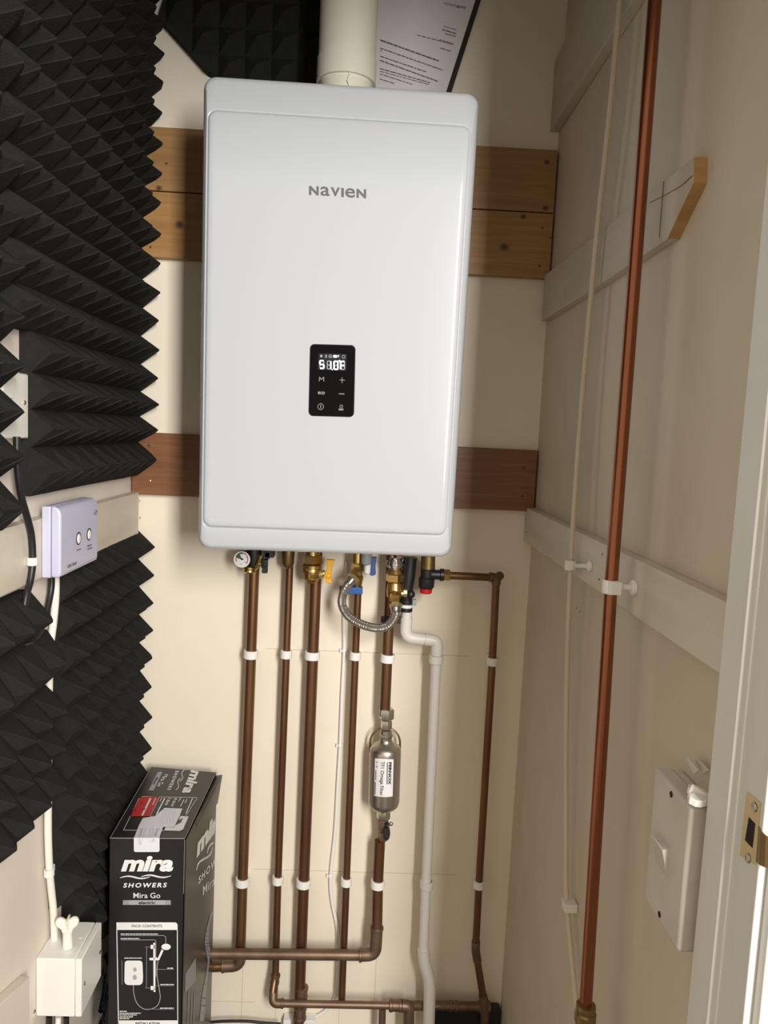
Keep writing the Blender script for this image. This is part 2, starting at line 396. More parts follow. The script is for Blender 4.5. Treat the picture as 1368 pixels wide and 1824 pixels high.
a = P(53, 1739, x=X); b_ = P(0, 1790, x=X)
lw = rail([a, b_, (X, -.85, b_.z+.06), (X, -.85, b_.z-.05), (X, b_.y, b_.z-.105), (X, a.y, a.z-.12)], 'left_paint', 'short grey-cream rail low on the left wall beside the white junction box', -.0158, XL)
screw(lw, 61, 1801, xplane(X+.0003), (1, 0, 0), .003, 'screw', 'steel')

# ------------------------------------------------------------------ acoustic foam
def edges(tips, top, bottom):
    e_ = [top] + [(tips[i]+tips[i+1])/2 for i in range(len(tips)-1)] + [bottom]
    return e_
def foam(label, yed, zed, mask, hb=.014, tip=.057, frame=None, name='foam_panel'):
    """pyramid foam; yed/zed cell edges, frame maps (u, v, h) to the world"""
    fr = frame or (lambda u, v, h: Vector((XL+.0005+h, u, v)))
    m_ = MB(); ny, nz = len(yed)-1, len(zed)-1; ridge = .76*tip
    on = [[mask((yed[i]+yed[i+1])/2, (zed[j]+zed[j+1])/2) for j in range(nz)] for i in range(ny)]
    rnd = random.Random(len(label)); J = {}
    def corner(i, j, h):
        k = (i, j, h > 0)
        if k not in J: J[k] = h + (rnd.uniform(-.002, .002) if h > 0 else 0)
        return fr(yed[i], zed[j], J[k])
    def mid(i, j):
        k = (i, j, 'm')
        if k not in J: J[k] = ridge + rnd.uniform(-.003, .003)
        return fr(yed[i], (zed[j]+zed[j+1])/2, J[k])
    for i in range(ny):
        for j in range(nz):
            if not on[i][j]: continue
            c = [corner(i, j, hb), corner(i+1, j, hb), corner(i+1, j+1, hb), corner(i, j+1, hb)]
            uc = (yed[i]+yed[i+1])/2+rnd.uniform(-.0015, .0015); vc = (zed[j]+zed[j+1])/2+rnd.uniform(-.001, .001)
            hw = .0028; hh = tip+rnd.uniform(-.002, .001)
            t = [fr(uc-hw*sy, vc-hw*sz, hh) for sy, sz in ((1, 1), (-1, 1), (-1, -1), (1, -1))] if False else None
            su = 1 if yed[i+1] > yed[i] else -1; sv = 1 if zed[j+1] > zed[j] else -1
            t = [fr(uc+hw*a_*su, vc+hw*b__*sv, hh) for a_, b__ in ((-.5, -.5), (.5, -.5), (.5, .5), (-.5, .5))]
            ma, mb = mid(i, j), mid(i+1, j)         # the ridge dips only a little between neighbouring points
            m_.add(c+t+[ma, mb], [(0, 1, 5, 4), (1, 9, 6, 5), (9, 2, 6), (2, 3, 7, 6), (3, 8, 4, 7), (8, 0, 4), (4, 5, 6, 7)])
            for di, dj, a_, b__ in ((-1, 0, (i, j), (i, j+1)), (1, 0, (i+1, j), (i+1, j+1)), (0, -1, (i, j), (i+1, j)), (0, 1, (i, j+1), (i+1, j+1))):
                ii, jj = i+di, j+dj
                if not (0 <= ii < ny and 0 <= jj < nz and on[ii][jj]):
                    if di: m_.add([corner(*a_, hb), mid(*a_), corner(*b__, hb), corner(*b__, 0), corner(*a_, 0)], [(0, 1, 2, 3, 4)])
                    else: m_.add([corner(*a_, hb), corner(*b__, hb), corner(*b__, 0), corner(*a_, 0)], [(0, 1, 2, 3)])
    o = m_.build(name, 'foam', smooth=0)
    return tag(o, label, 'foam panel', 'black pyramid acoustic foam panels')
XT = XL+.057
zup = [P(282, p, x=XT).z for p in (814, 764, 722, 674, 622, 571, 519, 468, 411, 357, 297, 250, 187, 132, 77, 22)]
while zup[-1] < TOP-.09: zup.append(zup[-1]+.061)
zb1 = P(250, 849, x=XL+.03).z
zed = edges(zup, zb1, TOP-.01)
pit = .0555
z600 = P(60, 604, x=XL+.03).z; yl = P(53, 720, x=XL+.0145).y; t0 = P(44, 652, x=XT); yr = t0.y+.027
nn = max(7, round((-.002-yl)/pit)); yed = [-.002-(-.002-yl)/nn*i for i in range(nn+1)] + [(yl+yr+.001)/2, yr+.001]
foam('black foam panel filling the upper left wall between the boiler and the socket', yed, zed, lambda y, z: y > yl or z > z600-.005)
t0 = P(44, 652, x=XT); z2 = [t0.z]
while z2[-1] < TOP-.09: z2.append(z2[-1]+.0575)
low = [P(40, p, x=XT).z for p in (900, 817, 733)]
z2 = low + z2; ed2 = edges(z2, P(14, 956, x=XL+.04).z, TOP-.01)
yed2 = [yr-.0555*i for i in range(6)]
foam('black foam panel at the far upper left edge, its points overlapping the white socket', yed2, ed2, lambda y, z: True)
z3 = [P(277, p, x=XT).z for p in (977, 1025, 1074, 1122, 1171, 1219, 1275, 1325, 1378)]
st = z3[-1]-z3[-2]
while z3[-1]+st > P(185, 1670, x=XL+.03).z: z3.append(z3[-1]+st)
fa_, fb_ = P(112, 1606, x=XL+.02), P(186, 1652, x=XL+.02)
lowcut = lambda y: fa_.z+(fb_.z-fa_.z)*(y-fa_.y)/(fb_.y-fa_.y)
ed3 = edges(z3, P(250, 950, x=XL+.03).z, z3[-1]+st/2)
yl3 = P(103, 1400, x=XL+.0145).y; n3 = 8; yed3 = [-.002-(-.002-yl3)/n3*i for i in range(n3+1)]
zc = P(270, 1362, z=Z(-.47)).z
foam('black foam panel below the left rail reaching down behind the shower box', yed3, ed3, lambda y, z: z > lowcut(y)-.01, tip=.053)
t4 = P(121, 1268, x=XT); yr4 = t4.y+.027; za = P(75, 1093, x=XT).z
ed4 = [P(77, 1072, x=XL+.03).z+.012]; z4 = [za] + [P(120, p, x=XT).z for p in (1198, 1268, 1335, 1398)]
ed4 = edges(z4, P(60, 1050, x=XL+.02).z, P(95, 1430, x=XL+.03).z)
yed4 = [yr4-.0555*i for i in range(8)]
foam('black foam panel low on the left wall, left of the white cable', yed4, ed4, lambda y, z: not (z > (z4[0]+z4[1])/2 and y > yr4-.07))
# foam above the boiler on the back wall, cut on the slant
fy = -.030
c0 = P(281, 30, y=fy); c1 = P(366, 124, y=fy); c2 = P(420, 150, y=fy)
bx = [Vector((XL+.06, fy, TOP-.01)), Vector((XL+.06, fy, c0.z+.05)), c0, c1, Vector((c2.x, fy, c2.z)), Vector((P(600, 150, y=fy).x, fy, c2.z)), Vector((P(600, 150, y=fy).x, fy, TOP-.01))]
m = MB(); m.prism(bx, (0, .0295, 0))
u0, v0 = bx[0].x, c2.z
for i in range(9):
    for j in range(9):
        x0, zz0 = u0+i*.05, v0+j*.05
        if x0+.05 > bx[5].x or zz0+.05 > TOP-.01: continue
        if any((x - c0.x)*(c1.z-c0.z)-(z_-c0.z)*(c1.x-c0.x) > 0 for x, z_ in ((x0, zz0), (x0, zz0))): continue
        m.add([(x0, fy, zz0), (x0+.05, fy, zz0), (x0+.05, fy, zz0+.05), (x0, fy, zz0+.05), (x0+.025, fy-.028, zz0+.025)], [(0, 1, 4), (1, 2, 4), (2, 3, 4), (3, 0, 4)])
tag(m.build('foam_panel', 'foam', smooth=0), 'slant-cut black foam panel on the back wall, left of the flue', 'foam panel', 'black pyramid acoustic foam panels')

# ------------------------------------------------------------------ boiler
DB = -.29
q = {k: P(*v, y=DB) for k, v in dict(tl=(358.5, 126), tr=(858, 159), bl=(348.5, 980), br=(806, 996)).items()}
def BQ(u, v, y):                               # u 0..1 left-right, v 0..1 bottom-top
    a_ = q['bl'].lerp(q['br'], u); b__ = q['tl'].lerp(q['tr'], u); p = a_.lerp(b__, v); return Vector((p.x, y, p.z))
BW, BH = .44, .762
def rr(x0, x1, z0, z1, r, y, n=8):
    pts = []
    for cx, cz, a0 in ((x1-r, z1-r, 0), (x0+r, z1-r, 90), (x0+r, z0+r, 180), (x1-r, z0+r, 270)):
        for k in range(n+1):
            t = math.radians(a0+90*k/n); pts.append(BQ((cx+r*math.cos(t))/BW, (cz+r*math.sin(t))/BH, y))
    return pts
boil = thing('boiler', 'tall white wall-hung combi boiler with a black touch display', 'boiler', (0, -.14, Z(0)))
MB().loft([rr(.004, BW-.004, .003, BH-.003, .010, y) for y in (-.021, -.245)]).build('casing', 'boiler_side', boil)
MB().loft([rr(.001, BW-.001, .001, BH-.001, .020, -.245), rr(0, BW, 0, BH, .021, -.252), rr(0, BW, 0, BH, .021, -.268), rr(.0012, BW-.0012, .001, BH-.001, .0205, -.274),
           rr(.0035, BW-.0035, .004, BH-.004, .019, -.2795), rr(.007, BW-.007, .010, BH-.012, .017, -.2838), rr(.0085, BW-.0105, .037, BH-.053, .016, -.2862),
           rr(.0095, BW-.0120, .0382, BH-.0547, .0153, -.2846), rr(.0108, BW-.0133, .0396, BH-.0561, .0144, -.2848), rr(.0125, BW-.0150, .0415, BH-.058, .013, -.2886),
           rr(.0155, BW-.0180, .0445, BH-.061, .011, -.2899), rr(.022, BW-.0245, .051, BH-.067, .008, -.2905)]).build('front_cover', 'boiler_white', boil, smooth=60)
wn = [o for o in COL.objects if o.name == 'front_cover'][0].modifiers.new('wn', 'WEIGHTED_NORMAL'); wn.weight = 100; wn.keep_sharp = True
pl = yplane(-.2912)
lg = MB(); S = 1368/160
cz = lambda x, y: (520+x/S, 300+y/S)
for ch, x0, y0, x1, y1 in (('N', 262, 265, 409, 403), ('a', 436, 272, 577, 414), ('V', 592, 283, 732, 420), ('I', 752, 293, 792, 430), ('e', 812, 296, 963, 440), ('N', 986, 310, 1130, 447)):
    text(lg, ch, cz(x0, y0), cz(x1, y0+8), cz(x0-1, y1), pl, bold=.012 if ch in 'ae' else .038)
lg.build('logo', 'logo_grey', boil)
# touch panel
def rrpx(x0, y0, x1, y1, r, sx=0., sy=0., n=6):
    pts = []
    for cx, cy, a0 in ((x1-r, y1-r, 0), (x0+r, y1-r, 90), (x0+r, y0+r, 180), (x1-r, y0+r, 270)):
        for k in range(n+1):
            t = math.radians(a0+90*k/n); X_, Y_ = cx+r*math.cos(t), cy+r*math.sin(t)
            pts.append((X_+sx*(Y_-y0), Y_+sy*(X_-x0)))
    return pts
bez = MB(); o_ = [P(a, b_, y=-.2905) for a, b_ in rrpx(552.0, 612.5, 633.5, 741, 8.5, -.022, .028)]
i_ = [P(a, b_, y=-.2935) for a, b_ in rrpx(553, 613.5, 632.5, 740, 8, -.022, .028)]
bez.loft([o_, i_]); tp = bez.build('touch_panel', 'black_glass', boil, smooth=20)
pl = yplane(-.2942); S = 11.4; D_ = lambda x, y: (530+x/S, 600+y/S)
m = MB(); poly(m, [D_(425, 335), D_(1000, 350), D_(985, 690), D_(408, 665)], yplane(-.2938)); m.build('screen', 'display_back', tp)
def seg(cx, cy, w_, h_, on, lit, dim, sh=-6):
    T = .5*w_; H = .5*h_
    sg = {'a': ((-T, -H), (T, -H)), 'd': ((-T, H), (T, H)), 'g': ((-T, 0), (T, 0)), 'f': ((-T, -H), (-T, 0)), 'b': ((T, -H), (T, 0)), 'e': ((-T, 0), (-T, H)), 'c': ((T, 0), (T, H))}
    for k, (p, r_) in sg.items():
        px_ = [D_(cx+p[0], cy+p[1]+p[0]*.03), D_(cx+r_[0], cy+r_[1]+r_[0]*.03)]
        if p[0] == r_[0]: px_ = [(px_[0][0], px_[0][1]+.7), (px_[1][0], px_[1][1]-.7)]
        else: px_ = [(px_[0][0]+.7, px_[0][1]), (px_[1][0]-.7, px_[1][1])]
        stroke(lit if k in on else dim, px_, 2.5 if k in on else 1.5, pl if k in on else yplane(-.2940))
lit, dim = MB(), MB()
seg(494, 562, 78, 155, 'afgcd', lit, dim); seg(640, 572, 72, 160, 'bc', lit, dim); seg(780, 578, 78, 160, 'abcdef', lit, dim); seg(915, 580, 76, 160, 'afeg', lit, dim)
oval(lit, *D_(705, 665), 1.1, 1.1, pl); stroke(lit, arc(*D_(850, 487), 1.2, 1.3, 0, 360, 10), .7, pl)
stroke(lit, [D_(735, 396), D_(790, 398)], 4.2, pl)
for x in (490, 835): stroke(dim, [D_(x-20, 390), D_(x+5, 390)], 4, pl)
stroke(dim, arc(*D_(578, 395), 1.3, 2.4, 0, 360, 10), 1, pl); stroke(dim, arc(*D_(665, 395), 2.7, 2.8, 0, 360, 12), .8, pl)
stroke(dim, [D_(650, 385), D_(685, 410)], .9, pl); stroke(dim, arc(*D_(935, 405), 2.4, 2.8, 0, 360, 12), .8, pl)
lit.build('digits', 'display_lit', tp); dim.build('unlit_segments', 'display_dim', tp)
ic = MB()
stroke(ic, [D_(440, 900), D_(448, 815), D_(485, 870), D_(530, 815), D_(535, 905)], .9, pl)
ic.build('key_icon', 'icon_grey', tp); ic = MB()
stroke(ic, [D_(855, 875), D_(958, 882)], .8, pl); stroke(ic, [D_(906, 825), D_(904, 935)], .8, pl); ic.build('key_icon', 'icon_grey', tp); ic = MB(); stroke(ic, [D_(842, 1155), D_(952, 1160)], 1.2, pl)
ic.build('key_icon', 'icon_grey', tp); ic = MB()
text(ic, 'eco', D_(412, 1108), D_(552, 1114), D_(412, 1165), pl, bold=.01)
ic.build('key_icon', 'icon_grey', tp); ic = MB()
stroke(ic, arc(*D_(470, 1417), 5.0, 5.3, 0, 360, 20), .8, pl); stroke(ic, [D_(470, 1385), D_(470, 1450)], 1, pl)
ic.build('key_icon', 'icon_grey', tp); ic = MB()
stroke(ic, arc(*D_(888, 1412), 2.6, 2.8, -55, 235, 12), .7, pl); stroke(ic, [D_(888, 1378), D_(888, 1408)], .7, pl)
text(ic, 'RESET', D_(836, 1455), D_(936, 1460), D_(836, 1492), pl, bold=.03)
ic.build('key_icon', 'icon_grey', tp)

# ------------------------------------------------------------------ flue
fx = P(620, 60, y=-.165).x; FY = -.165
fl = thing('flue_pipe', 'off-white vertical flue pipe rising from the top of the boiler', 'flue pipe', (fx, FY, Z(.765)))
zrim = P(616, 127, y=FY-.05).z; zsl = P(618, 83, y=FY-.05).z
MB().lathe((fx, FY, zrim), (fx, FY, 9), [(0, .0475), (.0, .0515), (zsl-zrim, .0515), (zsl-zrim+.001, .0497), (TOP-zrim-.001, .0497)], 56).build('flue_tube', 'flue_plastic', fl)
MB().lathe((fx, FY, Z(.7622)), (fx, FY, 9), [(0, .062), (.010, .060), (.02, .046), (zrim-Z(.7622)+.01, .0455)], 56).build('flue_adaptor', 'flue_plastic', fl)
m = MB(); m.tube([(fx+.01, FY-.048, Z(.7822)), (fx+.004, FY-.049, Z(.795)), (fx+.008, FY-.048, zrim)], .0012, n=8); m.build('locking_lug', 'cream_plastic', fl)

# ------------------------------------------------------------------ clipboard
dpl = yplane(-.012)
cb = thing('clipboard', 'black clipboard holding a printed letter, hung tilted on the wall right of the flue', 'clipboard', (P(760, 90, y=-.01).x, -.008, P(760, 90, y=-.01).z))
U = (P(781, 108, y=-.01)-P(678, 71, y=-.01)); U.y = 0; U.normalize(); V = Vector((U.z, 0, -U.x)) # down direction
if V.z > 0: V = -V
R1 = P(856, 2, y=-.01); 
MB().prism([R1-V*.10, R1+V*.24, R1+V*.24-U*.24, R1-V*.10-U*.24], (0, .006, 0)).build('board', 'board_black', cb, bevel=.001)
R2 = P(845, 6, y=-.0112)-V*.0; pp = [R2-V*.075, R2+V*.215, R2+V*.215-U*.212, R2-V*.075-U*.212]
MB().prism(pp, (0, .0008, 0)).build('letter', 'paper', cb)
m = MB(); dp = yplane(-.0116); T_ = lambda x, y: (540+x/3.8, y/3.8)
text(m, 'national', T_(958, 6), T_(1040, 26), T_(952, 28), dp); text(m, 'grid', T_(1042, 28), T_(1100, 44), T_(1037, 52), dp, bold=.03)
m.build('letter_heading', 'paper_ink', cb); m = MB()
def wl(x0, y0, x1, y1, wd, seed):
    r_ = random.Random(seed); L = math.hypot(x1-x0, y1-y0); t = 0
    while t < L:
        l_ = min(r_.uniform(12, 46), L-t); a_ = t/L; b__ = (t+l_)/L
        stroke(m, [T_(x0+(x1-x0)*a_, y0+(y1-y0)*a_), T_(x0+(x1-x0)*b__, y0+(y1-y0)*b__)], wd/3.8, dp); t += l_+7
for i, L in enumerate([(955, 178, 1042, 204, 5), (942, 200, 1035, 228, 8), (960, 228, 1030, 246, 6), (775, 238, 1015, 300, 6), (925, 268, 1012, 296, 5), (930, 325, 1000, 347, 6),
                       (524, 272, 916, 412, 10), (522, 326, 944, 474, 7), (522, 342, 532, 346, 6), (522, 380, 830, 486, 7), (520, 408, 910, 550, 8), (520, 464, 860, 560, 7), (520, 482, 850, 572, 5), (520, 500, 740, 572, 6), (520, 535, 620, 566, 6)]): wl(*L, i)
m.build('letter_text', 'paper_ink', cb)

# ------------------------------------------------------------------ copper pipes on the back wall
YP = -.042
ZT = Z(.004)
def pp_(px, py, y=YP): return P(px, py, y=y)
GP = 'copper pipes below the boiler'
def pipe_thing(name, label, loc, cat='copper pipe', group=GP): return thing(name, label, cat, loc, group)
def fitting(m_, a, b_, r, lip=.0012):
    L = (Vector(b_)-Vector(a)).length
    m_.lathe(a, b_, [(0, r-.0005), (.001, r+lip), (.006, r+lip), (.007, r), (L-.007, r), (L-.006, r+lip), (L-.001, r+lip), (L, r-.0005)], 28)
# A: leftmost 22 mm, elbow to the left at its foot
PA = [pp_(456.5, 1000), pp_(447, 1165), pp_(432, 1570), pp_(427.5, 1719), pp_(340, 1724, -.038)]
PA[0] = PA[1] + (PA[1]-PA[2])*((Z(-.02)-PA[1].z)/((PA[1]-PA[2]).z))
a = pipe_thing('copper_pipe', 'leftmost copper pipe under the boiler, below the pressure gauge, elbowing left at its foot', PA[3])
MB().tube(PA, .0108, .02).build('pipe_run', 'copper_bronze', a)
m = MB(); m.tube([pp_(428, 1690), pp_(427.5, 1719), pp_(398, 1720.5)], .0127, .018); m.ring(pp_(398, 1720.5), (1, 0, .0), .0108, .0138, .006); m.build('elbow', 'copper_dull', a)
PB0 = [pp_(510, 1165), pp_(495, 1567)]
def up(p1, p2, z=Z(-.02)): return p1 + (p1-p2)*((z-p1.z)/((p1-p2).z))
b_ = pipe_thing('copper_pipe', 'thin copper pipe second from the left, joining the lowest horizontal run', pp_(490, 1720))
yb = -.063
MB().tube([up(*PB0), PB0[0], PB0[1], pp_(490.5, 1738), pp_(485.5, 1768, yb+.004)], .0077, .018).build('pipe_run', 'copper_old', b_); MB().tube([pp_(500, 1787.2, yb), pp_(700, 1791, yb)], .0077).build('pipe_run', 'copper_dull', b_)
m = MB(); fitting(m, pp_(491, 1735), pp_(488.5, 1752), .0092); m.tube([pp_(488, 1755), pp_(485.5, 1787, yb), pp_(504, 1787.3, yb)], .0092, .018); m.ring(pp_(503, 1787.3, yb), (1, 0, 0), .0077, .0102, .005); m.build('elbow', 'copper_dull', b_)
PC = [pp_(557, 1166), pp_(541, 1570)]
c_ = pipe_thing('copper_pipe', 'thick copper pipe under the yellow-levered gas valve, running straight down out of the frame', pp_(533, 1820))
MB().tube([up(*PC), PC[0], PC[1], pp_(531, 1840)], .0118, 0).build('pipe_run', 'copper_old', c_)
m = MB(); fitting(m, pp_(537.5, 1757), pp_(536, 1778), .0132); fitting(m, pp_(535, 1792), pp_(533.5, 1815), .0132); m.build('coupling', 'copper_dull', c_)
PD = [pp_(633, 1167), pp_(617, 1570)]
d_ = pipe_thing('copper_pipe', 'thin copper pipe hanging behind the top of the braided hose', pp_(608, 1785))
MB().tube([up(*PD), PD[0], PD[1], pp_(608.5, 1783, -.047)], .0077, 0).build('pipe_run', 'copper_old', d_)
# E: pipe carrying the filter; ye is its stand-off
ye = -.055
e_ = pipe_thing('copper_pipe', 'copper pipe carrying the steel filter, turning left into the upper horizontal run', pp_(668, 1700))
ET = pp_(690, 1170, ye); EF = pp_(673, 1573, ye); yh = -.068
MB().tube([up(ET, EF, Z(-.03)), pp_(685.2, 1275, ye)], .0108).build('pipe_run', 'copper_old', e_)
MB().tube([pp_(676.6, 1497, ye), EF, pp_(671.5, 1655, -.066)], .0112).build('pipe_run', 'copper_old', e_); MB().tube([pp_(645, 1701, yh), pp_(373.5, 1698.5, yh)], .0112).build('pipe_run', 'copper_dull', e_)
m = MB(); m.tube([pp_(671.5, 1650, -.066), pp_(668.5, 1700, yh), pp_(640, 1701, yh)], .0128, .018); m.ring(pp_(642, 1701, yh), (1, 0, .02), .0108, .0142, .006); m.ring(pp_(671.3, 1653, -.066), (0, 0, 1), .0108, .0142, .006); m.build('elbow', 'copper_dull', e_)
# F: right-hand discharge pipe
yf = -.045
f_ = pipe_thing('copper_pipe', 'thin copper discharge pipe running right from the red-capped valve and down near the corner', pp_(850, 1690))
FT = P(884, 1029, y=-.06)
MB().tube([P(800, 1025, y=-.075), FT, pp_(877, 1178, yf), pp_(853, 1575, yf), pp_(847, 1692, yf), pp_(863, 1790, yf)], .0077, .014).build('pipe_run', 'copper_old', f_)
m = MB(); m.tube([P(872, 1027.8, y=-.062), P(884.5, 1029, y=-.06), P(883.6, 1041, y=-.0595)], .0093, .012); m.ring(P(873.5, 1028, y=-.062), (1, 0, 0), .0077, .0103, .004)
m.lathe(P(884.5, 1022, y=-.05), P(895, 1031, y=-.05), [(0, .006), (.004, .0095), (.010, .0098), (.0145, .007)], 24)
m.build('elbow', 'copper_dull', f_)
m = MB(); m.tube([pp_(847.8, 1676, yf), pp_(847, 1692, yf), pp_(850.3, 1712, yf)], .0092, .008); m.tube([pp_(860, 1772, yf), pp_(863, 1788, yf), pp_(863, 1800, yf)], .0092, .008); m.build('elbow', 'copper_dull', f_)
# lowest horizontal run right of the tee
m = MB()
t_ = pipe_thing('copper_pipe', 'dull copper tee run along the bottom right, behind the white waste pipe', pp_(780, 1792), group=GP)
yq = -.036
MB().tube([pp_(716, 1791, -.054), pp_(760, 1791.5, -.040), pp_(864, 1793, yq)], .0095, .02).build('pipe_run', 'copper_dull', t_)
m = MB(); fitting(m, pp_(693, 1790.5, yb), pp_(716, 1791, yb), .0118); fitting(m, pp_(800, 1792, -.038), pp_(816, 1792, -.038), .0105); fitting(m, pp_(852, 1793, yq), pp_(873, 1793.5, yq), .0108)
m.tube([pp_(716, 1791, yb), pp_(728, 1792, yb), pp_(727.5, 1840, yb)], .0122, .016); m.build('tee', 'copper_dull', t_)
MB().tube([pp_(681, 1795, yb), pp_(680, 1840, yb)], .0077).build('branch_pipe', 'copper_dull', t_); MB().tube([pp_(863, 1796, yq), pp_(863, 1840, yq)], .0095).build('branch_pipe', 'copper_dull', t_)

# white waste pipe
yw = -.064
wp = thing('waste_pipe', 'white plastic condensate pipe stepping right under the boiler, then down the wall', 'waste pipe', pp_(765, 1820, yw))
MB().tube([pp_(725, 1085, yw), pp_(722, 1135, yw), pp_(779, 1141, yw), pp_(777, 1178, yw), pp_(759, 1575, yw), pp_(754, 1695, yw), pp_(766, 1752, yw), pp_(763, 1845, yw)], .0105, .010).build('pipe_run', 'waste_plastic', wp)
m = MB(); m.tube([pp_(724, 1100, yw), pp_(722, 1135, yw), pp_(755, 1139, yw)], .0122, .016); m.tube([pp_(757, 1139, yw), pp_(779, 1141, yw), pp_(777.5, 1166, yw)], .0122, .016)
m.tube([pp_(754.5, 1690, yw), pp_(755, 1712, yw), pp_(764, 1742, yw), pp_(765.5, 1762, yw), pp_(763, 1845, yw)], .0128, .015); m.build('elbow', 'waste_plastic', wp)
# clips
def clip(px, py, y, r, tilt, label, mt='white_plastic', g='white clips on the copper pipes'):
    c = P(px, py, y=y); cl = thing('pipe_clip', label, 'pipe clip', (c.x, c.y, c.z), g)
    MB().ring(c, (tilt, 0, 1), r, r+.0036, .0165, 36).build('clip_band', mt, cl)
    m_ = MB(); m_.box(c.x-.005, c.x+.005, c.y+r+.0005, -.0002, c.z-.0055, c.z+.0055); m_.build('clip_base', mt, cl, bevel=.001)
nm = [('leftmost pipe', 447, 1165, 432, 1570, YP, .0112), ('second pipe from the left', 510, 1165, 495, 1567, YP, .008), ('gas pipe', 556.5, 1167, 541, 1572, YP, .012),
      ('pipe behind the hose', 633, 1168, 617, 1570, YP, .008), ('pipe that carries the steel filter', 690.5, 1172, 673, 1574, ye, .0112), ('right-hand discharge pipe', 877, 1178, 853, 1575, yf, .008)]
for n_, x0, y0, x1, y1, yy, r_ in nm:
    clip(x0, y0, yy, r_, .035, 'white plastic clip in the upper row, on the ' + n_); clip(x1, y1, yy, r_, .035, 'white plastic clip in the lower row, on the ' + n_)
clip(776.5, 1174, yw, .0108, .035, 'off-white clip at the top of the white waste pipe', 'waste_plastic', 'clips on the white waste pipe')
clip(760, 1575, yw, .0108, .035, 'off-white clip halfway down the white waste pipe', 'waste_plastic', 'clips on the white waste pipe')

# ------------------------------------------------------------------ valves under the boiler
def hexn(m_, a, b_, r): 
    L = (Vector(b_)-Vector(a)).length; m_.lathe(a, b_, [(0, r*.9), (L*.12, r), (L*.88, r), (L, r*.9)], 6)
yv = -.065
def V_(px, py, y=yv): return P(px, py, y=y)
vz = Vector((0, 0, 1))
# pressure gauge valve
g = thing('pressure_gauge_valve', 'black and brass isolating valve with a round pressure gauge, at the boiler\'s lower left', 'valve', V_(455, 1010))
m = MB(); c = V_(452, 998); m.lathe(c+vz*.03, c-vz*.014, [(0, .016), (.030, .016), (.044, .013)], 28); m.box(V_(470, 990).x, V_(489, 990).x, -.08, -.05, V_(470, 991).z, V_(470, 975).z); m.build('valve_body', 'black_plastic', g, bevel=.001)
m = MB(); c = V_(445, 1009); m.lathe(c, c-vz, [(0, .0135), (.004, .0135), (.005, .012), (.007, .0118), (.010, .0128), (.013, .0105)], 28); m.tube([V_(452, 1012), V_(460, 1003, yv-.012), V_(466, 990, yv-.012)], .0065, n=16); m.build('brass_union', 'brass', g)
m = MB(); m.cyl(V_(461, 1004, -.08), V_(468, 1004, -.08), .0055); m.build('lever_spindle', 'brass', g)
m = MB(); m.lathe(V_(466, 1005, -.083), V_(476, 1005, -.083), [(0, .008), (.008, .009), (.010, .007)], 20); m.box(V_(467, 1020, -.083).x, V_(476.5, 1020, -.083).x, -.09, -.076, V_(467, 1020, -.083).z, V_(467, 996, -.083).z); m.box(V_(470, 1020, -.083).x, V_(479, 1020, -.083).x, -.08, -.07, V_(467, 996, -.083).z, V_(467, 984, -.083).z); m.build('lever', 'black_plastic', g, bevel=.001)
gc = V_(430.8, 996.5, -.094); gy = gc.y
MB().lathe(gc+Vector((0, .022, 0)), gc, [(0, .013), (.008, .016), (.0215, .0165), (.022, .0165)], 40).build('gauge_housing', 'black_plastic', g)
dial = MB().lathe(gc, gc-Vector((0, 1, 0)), [(0, .0162), (.0010, .0160), (.0014, .0150)], 40).build('gauge_dial', 'gauge_face', g)
gp = yplane(gc.y-.0016); S = 11.4; G_ = lambda x, y: (400+x/S, 975+y/S)
m = MB(); stroke(m, arc(*G_(350, 240), 10.6, 10.9, 205, 275, 10), 2.4, gp); poly(m, [G_(350, 240), G_(240, 195), G_(300, 110)], gp); m.build('green_zone', 'gauge_green', dial)
m = MB(); stroke(m, arc(*G_(350, 240), 10.8, 11.2, 280, 405, 14), 1.8, gp); stroke(m, arc(*G_(350, 240), 10.2, 10.4, 155, 200, 6), 1.6, gp); m.build('red_zone', 'gauge_pink', dial)
m = MB(); stroke(m, [G_(245, 200), G_(385, 250)], 1.5, yplane(gc.y-.002)); oval(m, *G_(350, 238), 2, 2, yplane(gc.y-.0021)); text(m, 'bar', G_(322, 333), G_(362, 335), G_(322, 350), gp, bold=.02)
for x, y in ((360, 135), (440, 205), (415, 298)): oval(m, *G_(x, y), .8, .9, gp)
m.build('needle', 'ink', dial)
# B union
u_ = thing('pipe_union', 'dark brass tapered union on the second pipe from the left', 'pipe fitting', V_(513, 1010))
m = MB(); c = V_(512.5, 1012, -.048); m.lathe(c, c+vz, [(0, .006), (.003, .010), (.010, .0125), (.034, .0135), (.05, .0135)], 28); m.build('union_body', 'brass_dark', u_)
